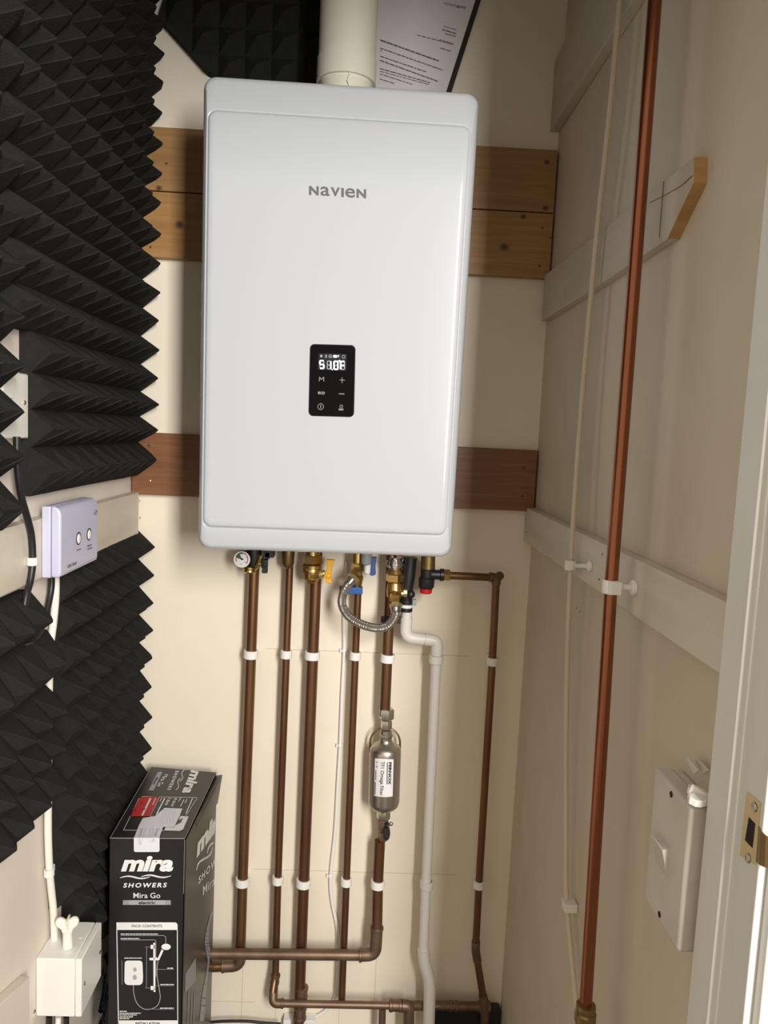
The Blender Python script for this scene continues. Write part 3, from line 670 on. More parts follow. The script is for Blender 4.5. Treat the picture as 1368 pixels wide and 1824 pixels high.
# gas valve
g2 = thing('gas_valve', 'large brass gas valve with a yellow butterfly lever', 'valve', V_(556, 1035))
c = V_(555, 1038); sc = (V_(555, 990)-V_(555, 1038)).length/48
m = MB(); m.lathe(c, c+vz, [(0, .0105), (4*sc, .013), (10*sc, .0175), (20*sc, .0192), (26*sc, .0192), (27*sc, .0185), (28*sc, .020), (32*sc, .020), (33*sc, .0185)], 36); m.build('valve_body', 'brass', g2)
m = MB()
for t_z in (9, 19, 30): m.ring(c+vz*t_z*sc, (0, 0, 1), .010, .0178 if t_z == 9 else .0204, .0022, 36)
m.build('valve_rib', 'brass', g2)
m = MB(); hexn(m, c+vz*34*sc, c+vz*50*sc, .0195); m.cyl(c+vz*50*sc, c+vz*66*sc, .014); m.build('hex_collar', 'brass', g2)
m = MB(); a = V_(568, 1023, -.07); b0 = V_(579, 1021, -.07); m.lathe(a, b0, [(0, .0085), (.004, .0095), (.008, .0095), (.009, .007), (.013, .0065)], 24); m.build('stem_nut', 'brass_pale', g2)
S = 4.56; K = lambda x, y: P(400+x/S, 960+y/S, y=-.083)
m = MB(); m.prism([K(*p) for p in ((825, 168), (896, 172), (872, 245), (866, 300), (873, 362), (822, 360), (820, 325), (800, 322), (808, 290), (832, 245))], (0, .010, 0)); m.lathe(K(812, 300)+Vector((0, .005, 0)), K(870, 300)+Vector((0, .005, 0)), [(0, .006), (.008, .008), (.012, .007)], 18); m.build('lever', 'yellow_plastic', g2, bevel=.0015)
# cold inlet valve with blue lever
g3 = thing('inlet_valve', 'brass inlet valve with blue levers where the braided hose starts', 'valve', V_(632, 1030))
c = V_(635, 1046); sc = .00109
m = MB(); m.lathe(c, c+vz, [(0, .009), (6*sc, .011), (20*sc, .013), (24*sc, .010), (30*sc, .0105)], 28); hexn(m, c+vz*30*sc, c+vz*46*sc, .0125); m.lathe(c+vz*46*sc, c+vz*70*sc, [(0, .011), (.02, .011)], 24)
m.tube([c+vz*20*sc, V_(633, 1020, -.085), V_(630, 1024, -.098)], .009, n=20); m.build('valve_body', 'brass', g3)
m = MB(); z0, z1 = V_(605, 1056, -.075).z, V_(605, 1044, -.075).z; m.box(V_(604.5, 1050, -.075).x, V_(646, 1050, -.075).x, -.083, -.067, z0, z1); m.build('lever', 'blue_plastic', g3, bevel=.0012)
m = MB(); S = 6.218; K = lambda x, y, yy=-.08: P(590+x/S, 975+y/S, y=yy)
m.prism([K(*p) for p in ((445, 110), (505, 110), (490, 200), (495, 300), (460, 318), (425, 310), (440, 240))], (0, .01, 0)); m.build('lever', 'blue_plastic', g3, bevel=.0012)
m = MB(); m.lathe(K(388, 200), K(388, 200)+vz, [(0, .006), (.004, .0098), (.012, .0105), (.03, .0105)], 24); m.build('filling_cap', 'grey_plastic', g3)
m = MB(); m.lathe(K(398, 298), K(398, 298)+vz, [(0, .003), (.003, .0062), (.018, .0066), (.02, .006)], 20); m.build('filling_key', 'white_plastic', g3)
# return valve
g4 = thing('return_valve', 'brass return valve with hexagonal collar where the braided hose ends', 'valve', V_(703, 1060))
Kv = lambda x, y, yy=yv: P(590+x/6.218, 975+y/6.218, y=yy)
c = Kv(700, 600); top = Kv(712, 110)
m = MB()
def at(py, base=600): return c.lerp(top, (base-py)/(base-110.))
for p0, p1, r0, r1 in ((600, 545, .009, .012), (545, 470, .0155, .0165), (470, 395, .0165, .0145), (395, 380, .0125, .0125)):
    m.cyl(at(p0), at(p1), r0, r2=r1)
m.tube([at(500), Kv(700, 540, -.085), Kv(700, 575, -.1)], .0095, n=20); m.build('valve_body', 'brass', g4)
m = MB(); hexn(m, at(382), at(285), .0185); m.cyl(at(285), at(235), .0165, r2=.0125); m.build('hex_collar', 'brass', g4)
m = MB(); m.cyl(Kv(775, 510, -.075), Kv(800, 510, -.075), .0065); m.cyl(Kv(800, 505, -.075), Kv(838, 505, -.075), .0092, n=8); m.build('drain_stub', 'brass_pale', g4)
m = MB(); m.ball(Kv(880, 520, -.075), .009); m.build('drain_cap', 'black_plastic', g4)
m = MB()
for i in range(7):
    a = at(205-i*9); m.ring(a, (0, 0, 1), .010, .0195-(.0012 if i % 2 else 0)-(abs(i-3))*.0006, .0042)
m.cyl(at(235), at(110), .013); m.build('knurled_ring', 'chrome', g4)
m = MB(); m.box(Kv(545, 790, -.05).x, Kv(808, 790, -.05).x, -.068, -.06, Kv(650, 830, -.06).z, Kv(650, 762, -.06).z); m.build('lever', 'black_plastic', g4, bevel=.0012)
# braided hose
hs = thing('braided_hose', 'stainless steel braided filling loop hose curving between two brass valves', 'hose', V_(660, 1110, -.11))
hp = [K(235, 350, -.103), K(190, 410, -.108), K(130, 520, -.112), K(122, 640, -.115), K(190, 760, -.118), K(320, 845, -.12), K(470, 890, -.12), K(600, 880, -.118), K(680, 810, -.115), K(712, 720, -.11), K(715, 655, -.104)]
path = smoothpath(hp, 10)
def braid(path, R, n=96, turns=1):
    t = [(path[min(i+1, len(path)-1)]-path[max(i-1, 0)]).normalized() for i in range(len(path))]
    fine = []
    for i in range(len(path)-1):
        for k in range(6): fine.append(path[i].lerp(path[i+1], k/6))
    fine.append(path[-1]); path = fine
    t = [(path[min(i+1, len(path)-1)]-path[max(i-1, 0)]).normalized() for i in range(len(path))]
    u = t[0].orthogonal().normalized(); rings = []; s = 0; N = 60
    for i, p in enumerate(path):
        if i: s += (p-path[i-1]).length
        u = (u-t[i]*u.dot(t[i])).normalized(); w_ = t[i].cross(u); rg = []
        for k in range(N):
            a_ = 2*math.pi*k/N
            d = .0005*math.sin(12*a_+s*1500)*math.sin(12*a_-s*1500)
            rg.append(p+(u*math.cos(a_)+w_*math.sin(a_))*(R+d))
        rings.append(rg)
    return MB().loft(rings)
braid(path, .0082).build('hose_braid', 'braid_core', hs, smooth=20)
m = MB()
for a_, b0 in ((path[0], path[3]), (path[-1], path[-4])):
    d = (Vector(b0)-a_).normalized(); hexn(m, a_-d*.006, a_+d*.002, .0128); 
m.build('swivel_nut', 'brass_pale', hs)
m = MB()
for a_, b0 in ((path[0], path[3]), (path[-1], path[-4])):
    d = (Vector(b0)-a_).normalized(); m.lathe(a_+d*.001, b0, [(0, .0105), (.005, .0105), (.008, .0092), (.014, .0092)], 24)
m.build('ferrule', 'chrome', hs)
# condensate trap hose
ct = thing('condensate_hose', 'ribbed black hose clamped to the top of the white waste pipe', 'hose', V_(728, 1090, yw))
m = MB(); m.tube([Kv(880, 110, yw), Kv(860, 300, yw), Kv(835, 470, yw), Kv(835, 620, yw)], lambda s_: .0135 if s_ < .8 else .010, n=20); m.build('hose_body', 'black_plastic', ct)
m = MB(); m.ring(Kv(832, 600, yw), (.03, 0, 1), .009, .0135, .010); m.ring(Kv(826, 685, yw), (.03, 0, 1), .009, .0135, .008); m.build('hose_clamp', 'black_plastic', ct)
m = MB(); m.ring(Kv(829, 645, yw), (.03, 0, 1), .009, .0122, .016); m.build('hose_collar', 'white_plastic', ct)
m = MB(); m.box(Kv(895, 600, yw).x, Kv(940, 600, yw).x, yw-.006, yw+.004, Kv(895, 640, yw).z, Kv(895, 575, yw).z); m.build('clamp_tab', 'grey_plastic', ct, bevel=.0008)
# relief valve
rv = thing('relief_valve', 'black pressure relief valve with a red cap, at the boiler\'s lower right', 'valve', V_(762, 1050, -.075))
yr_ = -.075; Kr = lambda x, y, yy=yr_: P(590+x/6.218, 975+y/6.218, y=yy)
m = MB(); m.cyl(Kr(1070, 235), Kr(1075, 90), .0142); m.build('brass_inlet', 'brass_dark', rv)
m = MB(); c = Kr(1052, 455); m.lathe(c, c+vz, [(0, .0125), (.004, .0155), (.020, .0160), (.024, .0125), (.038, .0128)], 32); m.lathe(Kr(1100, 300), Kr(1240, 305), [(0, .0118), (.010, .010), (.018, .010), (.019, .0125), (.026, .0125)], 28); m.build('valve_body', 'black_plastic', rv)
m = MB(); c = Kr(1048, 512); m.lathe(c, c+vz, [(0, .0085), (.002, .0118), (.010, .0125), (.0105, .012)], 12); m.build('cap', 'red_plastic', rv, bevel=.0006)
m = MB(); hexn(m, Kr(1232, 306), Kr(1315, 308), .0125); m.build('outlet_nut', 'brass', rv)

# ------------------------------------------------------------------ steel filter
ft = thing('magnetic_filter', 'brushed steel cylindrical water filter with a white label, on a vertical copper pipe', 'water filter', P(685, 1440, y=ye))
S = 4.56; J = lambda x, y, yy=ye: P(560+x/S, 1220+y/S, y=yy)
axT, axB = J(588, 200), J(560, 1090)
def fa(py): return axT.lerp(axB, (py-200)/890.)
def seg_(m_, lst, n=36):
    d = axB-axT; L = d.length; dn = d.normalized()
    m_.lathe(fa(lst[0][0]), fa(lst[0][0])+dn, [((fa(y)-fa(lst[0][0])).length, r) for y, r in lst], n)
m = MB(); seg_(m, [(440, .013), (455, .014), (470, .019), (485, .0255), (502, .0300), (520, .0318), (545, .0324), (935, .0324), (968, .0305), (990, .0255), (1008, .016)], 64); cyl_ = m.build('filter_body', 'steel', ft, smooth=40)
m = MB(); hexn(m, fa(192), fa(275), .0155); hexn(m, fa(285), fa(355), .0118); m.ring(fa(375), axB-axT, .005, .0125, .008); hexn(m, fa(390), fa(418), .0142); seg_(m, [(420, .0125), (460, .0125)]); hexn(m, fa(1010), fa(1085), .0145); seg_(m, [(1000, .0128), (1030, .0128)]); m.build('union_nut', 'steel', ft)
m = MB(); hexn(m, fa(1085), fa(1195), .0115); hexn(m, fa(1195), fa(1265), .0105); m.cyl(fa(1188), fa(1200), .0075); m.build('drain_valve', 'copper_dull', ft)
m = MB(); a = J(583, 1200, ye-.012); m.cyl(a, J(592, 1200, ye-.013), .0145, 32); m.cyl(J(575, 1140, ye-.010), J(600, 1140, ye-.012), .0055, 20); m.build('drain_handle', 'black_plastic', ft)
m = MB(); m.ball(J(622, 1128, ye-.014), .0045); m.cyl(J(600, 1140, ye-.012), J(618, 1130, ye-.014), .003, 12); m.build('bleed_screw', 'chrome', ft)
m = MB()  # wall bracket: an arched strap behind the shoulders
pts = []
for k in range(13):
    a_ = math.pi*k/12; pts.append(J(574+122*math.cos(math.pi-a_), 470-125*math.sin(a_), ye+.02))
pts = [J(452, 545, ye+.02)] + pts + [J(696, 520, ye+.02)]
m.tube(pts, .0022, n=8); m.build('bracket', 'brass_dark', ft)
cxm, cym = fa(760).x, fa(760).y
lab = oncyl(cxm, cym, .0331); lab2 = oncyl(cxm, cym, .0336)
S2 = 16.586; Lp = lambda x, y: (650+x/S2, 1330+y/S2)
m = MB(); n_ = 12
gridv = []
for j in range(2):
    for i in range(n_+1):
        t = i/n_; x = 298+(848-298)*t; yy = (345+30*t if j == 0 else 1450+40*math.sin(t*2.6)); x += (0 if j == 0 else -28)
        gridv.append(lab(*Lp(x, yy)))
m.add(gridv, [(i, i+1, n_+2+i, n_+1+i) for i in range(n_)]); lb = m.build('label', 'print_white', cyl_, smooth=60)
m = MB()
text(m, 'FERNOX', Lp(790, 460), Lp(772, 1130), Lp(705, 455), lab2, bold=.05)
text(m, 'TF1 Omega Filter', Lp(580, 445), Lp(545, 1455), Lp(440, 445), lab2, bold=.012)
stroke(m, [Lp(665, 470), Lp(655, 1110)], 1.4, lab2); stroke(m, [Lp(325, 700), Lp(318, 985)], 1.1, lab2); stroke(m, [Lp(305, 1050), Lp(295, 1420)], 1.4, lab2)
m.build('label_text', 'ink', lb)
m = MB(); poly(m, [Lp(345, 430), Lp(385, 465), Lp(345, 500), Lp(325, 465)], lab2); poly(m, [Lp(345, 540), Lp(385, 590), Lp(345, 640), Lp(325, 590)], lab2); m.build('label_symbols', 'icon_grey', lb)

# ------------------------------------------------------------------ cables on the back wall
def cable(pts, r, mt, label, name='cable', k=5):
    o = MB().tube(smoothpath(pts, k), r, n=12).build(name, mt)
    return tag(o, label, 'cable')
yc = -.006
cable([P(a, b_, y=yc) for a, b_ in ((617, 1000), (615, 1060), (612.5, 1100), (613, 1157), (609.5, 1230), (606, 1320), (601.5, 1400), (597, 1480), (590.5, 1540), (588.5, 1575), (592, 1610), (600, 1650), (603, 1700), (600, 1760), (585, 1795), (556, 1814), (535, 1817))], .0036, 'white_plastic', 'thin white cable clipped down the back wall between the copper pipes')
def cclip(px, py, label):
    c = P(px, py, y=-.0055); cc = thing('cable_clip', label, 'cable clip', c, 'small white clips on the thin cable')
    m_ = MB(); m_.ring(c, (.03, 0, 1), .0037, .0055, .006, 18); m_.build('clip_band', 'white_plastic', cc)
    m_ = MB(); m_.box(c.x-.0085, c.x-.0048, -.008, -.0002, c.z-.003, c.z+.003); m_.build('nail_boss', 'white_plastic', cc)
cclip(612.5, 1159, 'small white cable clip level with the upper row of pipe clips'); cclip(605.8, 1328, 'small white cable clip beside the steel filter'); cclip(588.6, 1560, 'small white cable clip level with the lower row of pipe clips')
m = MB(); a = P(505, 1815, y=-.02); b_ = P(546, 1815, y=-.02); m.box(a.x, P(562, 1815, y=-.02).x, -.024, -.001, a.z-.03, P(505, 1815, y=-.02).z)
tag(m.build('cable_connector', 'white_plastic', bevel=.001), 'white cable connector at the bottom edge behind the gas pipe', 'connector')
cable([P(a, b_, y=-.03) for a, b_ in ((372, 1821), (400, 1819), (440, 1819), (470, 1822), (500, 1824))], .003, 'black_plastic', 'black cable along the very bottom of the back wall')
# dark case in the corner
m = MB(); a = P(760, 1802, y=-.10); b_ = P(905, 1802, y=-.10); m.box(P(772, 1802, y=-.025).x, XR-.004, -.025, -.002, 0.0, P(820, 1797, y=-.025).z); 
tag(m.build('storage_case', 'black_plastic', bevel=.004), 'dark low case standing in the right corner behind the pipes', 'case')

# ------------------------------------------------------------------ right wall: copper pipe, painted conduit, clips
xp = XR-.048
cp = thing('copper_pipe', 'bright copper pipe standing full height in front of the right wall', 'copper pipe', P(1042, 1800, x=xp))
pa, pc = P(1168.5, 0, x=xp), P(1042.5, 1800, x=xp); ptop = pa+(pa-pc)*.18
MB().tube([ptop, P(1088.3, 1045, x=xp), pc], .0079, 0, n=28).build('pipe_run', 'copper_new', cp)
m = MB(); d = (pc-pa).normalized(); b0 = P(1044, 1788, x=xp); m.lathe(b0, b0+d, [(0, .0085), (.001, .012), (.006, .0125), (.010, .0115), (.012, .0135), (.022, .0135), (.024, .0115), (.045, .0115)], 24); m.build('compression_joint', 'brass_dark', cp)
jl = b0+d*.04; MB().cyl(jl, (jl.x, jl.y-.01, .001), .0079).build('lower_pipe', 'copper_old', cp)
clp = thing('pipe_clip', 'white stand-off clip holding the bright copper pipe to the right rail', 'pipe clip', P(1090, 1045, x=xp), 'white stand-off clips on the right wall')
c = P(1088.3, 1045, x=xp)
m = MB(); m.ring(c, pa-pc, .0080, .0108, .017, 32); m.box(c.x-.006, c.x+.0095, c.y-.012, c.y+.004, c.z-.008, c.z+.008); m.build('clip_band', 'white_plastic', clp, bevel=.001)
m = MB(); m.cyl((c.x+.009, c.y, c.z), (XR-.022, c.y, c.z), .0038, 16); m.lathe((XR-.024, c.y, c.z), (0+XR, c.y, c.z), [(0, .007), (.002, .0095), (.0055, .0095)], 24); m.build('clip_base', 'white_plastic', clp)
xq = XR-.030
tag(MB().tube(smoothpath([P(a, b_, x=XR-d_) for a, b_, d_ in ((1108, -40, .027), (1086, 200, .027), (1062, 430, .025), (1036, 720, .027), (1017, 1000, .030), (1009, 1240, .024), (1008, 1500, .016), (1010, 1613, .014), (1028, 1800, .014), (1034, 1850, .014))] + [Vector((XR-.014, P(1034, 1850, x=XR-.014).y-.004, .3)), Vector((XR-.014, P(1034, 1850, x=XR-.014).y-.004, .002))], 8), .0038, n=14).build('painted_conduit', 'side_paint'), 'slim cream-painted conduit down the right wall behind the copper pipe', 'conduit')
c = P(1017, 1006, x=xq)
cl2 = thing('pipe_clip', 'white stand-off clip on the slim painted conduit, left of the copper pipe', 'pipe clip', c, 'white stand-off clips on the right wall')
m = MB(); m.box(c.x-.011, c.x+.0005, c.y-.010, c.y-.0045, c.z-.0075, c.z+.0075); m.ring(c, (0, 0, 1), .0044, .0085, .014, 24); m.build('clip_band', 'white_plastic', cl2, bevel=.001)
e0 = P(1052, 1008, x=XR-.0185); m = MB(); m.lathe(e0, e0-Vector((1, 0, 0)), [(0, .008), (.003, .008), (.005, .005)], 20); m.tube([e0-Vector((.004, 0, 0)), c+Vector((.006, -.008, 0))], .0035, n=12); m.build('clip_base', 'white_plastic', cl2)
c = P(1011, 1613, x=XR-.014); m = MB(); m.box(c.x-.007, XR-.0005, c.y-.010, c.y+.010, c.z-.007, c.z+.007)
tag(m.build('conduit_clip', 'cream_plastic', bevel=.002), 'small cream block clip low on the painted conduit', 'conduit clip')
# ------------------------------------------------------------------ switch
sx_ = XR-.030
sw = thing('wall_switch', 'tall off-white switch plate with one large rocker, low on the right wall', 'switch', (XR-.015, -.838, Z(-.284)))
f0 = [P(1168, 1367, x=sx_), P(1233, 1427, x=sx_), P(1207, 1699, x=sx_), P(1145, 1597, x=sx_)]
ya, yb2 = (f0[0].y+f0[3].y)/2, -.8845; zt_, zb_ = f0[0].z, f0[2].z
yb2 = -.8825
MB().box(sx_, sx_+.020, yb2, ya, zb_, zt_).build('face_plate', 'switch_plastic', sw, bevel=.004)
MB().box(sx_+.020, XR-.0003, yb2+.0015, ya-.0015, zb_+.002, zt_-.002).build('back_box', 'switch_plastic', sw, bevel=.002)
K = lambda x, y: P(1140+x/4.675, 1330+y/4.675, x=sx_-.0005)
r0, r1, r2 = K(140, 760), K(255, 810), K(228, 1085)
y0_, y1_ = K(160, 740).y, K(258, 812).y; zt2 = K(200, 775).z; zb2 = K(228, 1085).z
m = MB(); m.prism([(sx_+.001, y0_, zt2), (sx_-.009, y0_, zt2-.002), (sx_-.0015, y0_, zb2), (sx_+.001, y0_, zb2)], (0, y1_-y0_, 0)); m.build('rocker', 'switch_plastic', sw, bevel=.0006)
m = MB(); stroke(m, [(1171, 1496), (1182, 1511)], .5, lambda a_, b__: P(a_, b__, x=sx_-.0098))
for x, y in ((258, 397), (160, 1397)):
    c = K(x, y); m.lathe(c, c-Vector((1, 0, 0)), [(0, .0033), (.0003, .0030)], 16)
m.build('screw_hole', 'dark_hole', sw)
# white lobed key lying on the switch
def lobed_key(loc, name, label, ax_u, ax_v, s=1.0, stem=.030, mt='cream_plastic'):
    """flat key: stem along -v, two lobes spread along u"""
    k_ = thing(name, label, 'valve key', loc); ax_u = Vector(ax_u).normalized(); ax_v = Vector(ax_v).normalized(); n = ax_u.cross(ax_v)
    out = [(-.0075, -stem+.008), (-.0075, -.004), (-.010, .004), (-.017, .010), (-.0195, .017), (-.016, .0235), (-.009, .0245), (-.003, .020), (0, .0185), (.003, .020), (.009, .0245), (.016, .0235), (.0195, .017), (.017, .010), (.010, .004), (.0075, -.004), (.0075, -stem+.008)]
    pts = [Vector(loc)+ax_u*a_*s+ax_v*b__*s for a_, b__ in out]
    th = .004*s
    MB().prism([p-n*th for p in pts], n*2*th).build('key_lobes', mt, k_, bevel=.0025*s)
    MB().cyl(Vector(loc)-ax_v*stem*s, Vector(loc)-ax_v*.0*s, .0085*s, r2=.0075*s).build('key_stem', mt, k_)
    m_ = MB(); m_.prism([Vector(loc)+ax_v*b__*s+n*a_*s for a_, b__ in ((-.010, .016), (-.012, .022), (-.004, .024), (.004, .024), (.012, .022), (.010, .016), (.003, -.002), (-.003, -.002))], ax_u*.003*s).build('key_fin', mt, k_, bevel=.001)
    return k_
kc = P(1251, 1390, x=XR-.020)
kc.z = zt_+.0095
lobed_key((XR-.012, -.8835, zt_+.0088), 'plastic_key', 'white lobed plastic key lying on top of the wall switch', (.35, .93, .06), (-.93, .35, .12), .85, stem=.013, mt='white_plastic')
m = MB(); a = P(1223, 1350, x=XR-.012); b_ = P(1238, 1376, x=XR-.016)
m.prism([P(1220, 1350, x=XR-.014), P(1226, 1349, x=XR-.014), P(1243, 1372, x=XR-.014), P(1236, 1380, x=XR-.014)], (.002, 0, 0)); m.prism([P(1237, 1354, x=XR-.008), P(1243, 1352, x=XR-.008), P(1262, 1372, x=XR-.008), P(1250, 1378, x=XR-.008)], (.002, 0, 0))
tag(m.build('cable_gland', 'switch_plastic', bevel=.0006), 'grey forked plastic cable tab standing on top of the wall switch', 'cable fitting')
# ------------------------------------------------------------------ strike plate
xs = XR-.0132
sp = thing('strike_plate', 'worn brass latch strike plate screwed to the white door jamb', 'strike plate', P(1336, 1540, x=xs))
K = lambda x, y, xx=xs: P(1140+x/4.675, 1330+y/4.675, x=xx)
o4 = [K(885, 372), K(1003, 465), K(962, 985), K(830, 903)]; h4 = [K(905, 582), K(962, 642), K(938, 850), K(872, 778)]
for L in (o4, h4):
    pass
m = MB(); d = Vector((.0006, 0, 0))
m.add(o4+h4, [(0, 1, 5, 4), (1, 2, 6, 5), (2, 3, 7, 6), (3, 0, 4, 7)]); m.add([p+d for p in o4]+o4, [(0, 1, 5, 4), (1, 2, 6, 5), (2, 3, 7, 6), (3, 0, 4, 7)])
m.build('plate', 'brass_pale', sp)
m = MB(); m.add([p+Vector((.0005, 0, 0)) for p in h4], [(0, 1, 2, 3)]); m.build('latch_hole', 'dark_hole', sp)
a, b_ = K(985, 660), K(968, 960); m = MB(); lip = []
for t, off in ((0, (0, 0)), (.3, (-.001, -.006)), (.6, (.0005, -.012)), (1, (.006, -.018))):
    sh = .004*t; lip.append([a+Vector((off[0], off[1], -sh)), b_+Vector((off[0], off[1], sh))])
for i in range(3): m.add([lip[i][0], lip[i][1], lip[i+1][1], lip[i+1][0]] + [p+Vector((.001, .0005, 0)) for p in (lip[i][0], lip[i][1], lip[i+1][1], lip[i+1][0])], [(0, 1, 2, 3), (7, 6, 5, 4), (0, 4, 5, 1), (2, 6, 7, 3), (1, 5, 6, 2), (3, 7, 4, 0)])
m.build('plate_lip', 'brass_dark', sp, smooth=60)
for x, y in ((948, 500), (893, 925)): 
    c = K(x, y, xs-.0003); s_ = MB().lathe(c, c-Vector((1, 0, 0)), [(0, .0045), (.0006, .004), (.0007, .0015), (.0003, 0)], 20).build('screw', 'steel', sp)

# ------------------------------------------------------------------ left wall: receiver, socket, cables, junction box
xf = -.3613; xb = XL+.0195
rc = thing('wireless_receiver', 'lilac-white heating receiver box with two oval buttons, on the left rail', 'heating control', (xb, -.42, Z(-.017)))
yA, yB, z0, z1 = -.4940, -.341, Z(-.0170), Z(.0840)
xm = xb+(xf-xb)*.47
MB().box(xb, xm-.0004, yA, yB, z0, z1+.001).build('back_case', 'lilac_plastic', rc, bevel=.0015)
pr_ = [(xm, z0+.0005), (xf-.004, z0+.0005), (xf-.001, z0+.003), (xf, z0+.008), (xf, z1-.011), (xf-.0012, z1-.006), (xf-.004, z1-.002), (xf-.009, z1+.001), (xm, z1+.001)]
MB().prism([(x, yA, z) for x, z in pr_], (0, yB-yA, 0)).build('front_case', 'lilac_plastic', rc, bevel=.003)
pq = xplane(xf+.0004); K = lambda x, y: (60+x/10.52, 880+y/10.52)
for x, y in ((838, 832), (1035, 755)):
    c = P(*K(x, y), x=xf); MB().ring(c+Vector((.0004, 0, 0)), (1, 0, 0), .0082, .0098, .0012, 28).build('button_rim', 'ink', rc)
    MB().ball(c+Vector((.0002, 0, -.0005)), .0078, (.30, 1, 1)).build('button', 'white_plastic', rc)
m = MB(); text(m, 'ESRTERF', K(640, 1335), K(808, 1265), K(645, 1390), pq, bold=.015); text(m, 'Heating', K(806, 1040), K(893, 1008), K(810, 1078), pq, bold=.02)
text(m, 'Manual', K(1008, 960), K(1085, 925), K(1010, 995), pq, bold=.02); text(m, 'Override', K(1003, 1020), K(1092, 978), K(1005, 1058), pq, bold=.02)
for y in (310, 345, 382): stroke(m, [K(1140, y+4), K(1188, y-10)], .8, pq)
stroke(m, [K(1142, 350), K(1144, 390)], .7, pq); stroke(m, [K(1186, 300), K(1187, 340)], .7, pq)
stroke(m, [K(600, 1470), K(700, 1428), K(1215, 1165)], .35, pq)
m.build('lettering', 'ink', rc)
# mains switch plate
xs2 = XL+.012
soc = thing('spur_switch', 'white fused spur switch plate partly hidden by black foam points on the left wall', 'switch', (XL+.006, -.53, P(50, 782, x=xs2).z))
ye_ = P(52, 700, x=xs2).y; zt_, zb_ = P(46, 652, x=xs2).z, P(53, 781, x=xs2).z
ztop = P(20, 600, x=xs2).z; yfar = -.585
MB().box(XL+.0003, xs2, ye_-.146, ye_, zb_, zb_+.086).build('face_plate', 'box_plastic', soc, bevel=.002)
m = MB(); c = P(20, 693, x=xs2); m.prism([(xs2-.001, c.y-.03, c.z-.012), (xs2+.002, c.y-.03, c.z-.012), (xs2+.006, c.y-.03, c.z+.012), (xs2-.001, c.y-.03, c.z+.012)], (0, .032, 0)); m.build('rocker', 'box_plastic', soc, bevel=.0006)
screw(soc, 43, 717, xplane(xs2+.0002), (1, 0, 0), .003)
# cables at the left
xc = XL+.024
def L_(lst, x=xc): return [P(a_, b__, x=x) for a_, b__ in lst]
cable(L_([(30, 778), (31, 830), (37, 880), (48, 920), (56, 955), (58, 1000), (54, 1035), (47, 1060), (42, 1090)], XL+.026), .0047, 'black_plastic', 'black cable dropping from the spur switch across the left rail')
cable(L_([(92, 1018), (91, 1050), (84, 1085), (73, 1120), (58, 1143), (40, 1150)], XL+.014), .0047, 'black_plastic', 'black cable curving left from the underside of the lilac receiver')
cable(L_([(101, 1020), (99, 1065), (95, 1110), (89, 1160), (87, 1250), (86, 1350), (85.5, 1444), (86, 1500), (89, 1560), (95, 1620), (97, 1672), (97.5, 1684)], XL+.011), .0056, 'cream_plastic', 'thick white cable from the lilac receiver down to the junction box')
def lclip(px, py, xx, r, label):
    c = P(px, py, x=xx); cc = thing('cable_clip', label, 'cable clip', c, 'cable clips on the left wall')
    MB().ring(c, (0, 0, 1), r, r+.002, .011, 24).build('clip_band', 'cream_plastic', cc)
    m_ = MB(); m_.box(c.x-.008, c.x+.003, c.y+r+.001, c.y+r+.010, c.z-.005, c.z+.005); m_.build('nail_boss', 'cream_plastic', cc, bevel=.0008)
lclip(57.5, 1000, XL+.026, .005, 'cream cable clip on the black cable left of the lilac receiver'); lclip(87.5, 1554, XL+.011, .0058, 'cream cable clip on the thick white cable above the junction box')
# junction box
jb = thing('junction_box', 'white square junction box on the left wall beside the black shower box', 'junction box', (XL+.035, -.42, Z(-.708)))
xj = -.3375; xs3 = P(133, 1760, y=-.4687).x; jt, jbm = Z(-.6125), Z(-.7080)
MB().box(XL+.0005, xs3-.0003, -.4685, -.3775, jbm, jt).build('box_body', 'box_plastic', jb, bevel=.002)
lid = MB().box(xs3, xj, -.4685, -.3775, jbm, jt).build('box_lid', 'box_plastic', jb, bevel=.002)
for x, y in ((178, 1696), (151, 1751)):
    c = P(x, y, x=xj+.0001); MB().lathe(c, c+Vector((1, 0, 0)), [(0, .0035), (.0006, .003), (.0006, 0)], 16).build('screw', 'chrome', lid)
c = P(143, 1670, z=jt+.0003); MB().lathe(c, c+vz, [(0, .0022), (.0006, .0018)], 16).build('screw_cover', 'print_white', jb)
kl = P(120, 1688, z=jt); lobed_key(Vector((kl.x, kl.y, jt+.0285)), 'plastic_key', 'cream lobed plastic key standing on top of the junction box', (1, .15, 0), (-.02, 0, 1), .92)
for (x0, mt, lb_) in ((88, 'black_plastic', 'left black cable entering the junction box from below'), (104, 'white_plastic', 'white cable entering the junction box from below'), (118, 'black_plastic', 'right black cable entering the junction box from below')):
    a = P(x0, 1811, y=-.44); cable([a, a-Vector((0, 0, .05)), a-Vector((0, -.01, .12))], .0045, mt, lb_, k=3)

# ------------------------------------------------------------------ shower box
zc = Z(-.5)
tfl, tfr, tbr, tbl = P(196, 1493, z=zc), P(329, 1494, z=zc), P(385, 1376, z=zc), P(270, 1366, z=zc)
bx_ = thing('shower_box', 'tall black cardboard electric shower box with white lettering, standing on the floor', 'cardboard box', ((tfl.x+tfr.x)/2, (tfl.y+tbr.y)/2, 0))
dn = Vector((0, 0, -zc+.001))
fl_b = P(200.5, 1824, y=tfl.y); bot = lambda p: Vector((p.x, p.y, .001))
m = MB(); m.add([tfl, tfr, tbr, tbl, bot(tfl), bot(tfr), bot(tbr), bot(tbl)], [(0, 1, 2, 3), (7, 6, 5, 4), (0, 4, 5, 1), (3, 2, 6, 7), (0, 3, 7, 4)])
m.build('carton', 'card_black', bx_, smooth=0)
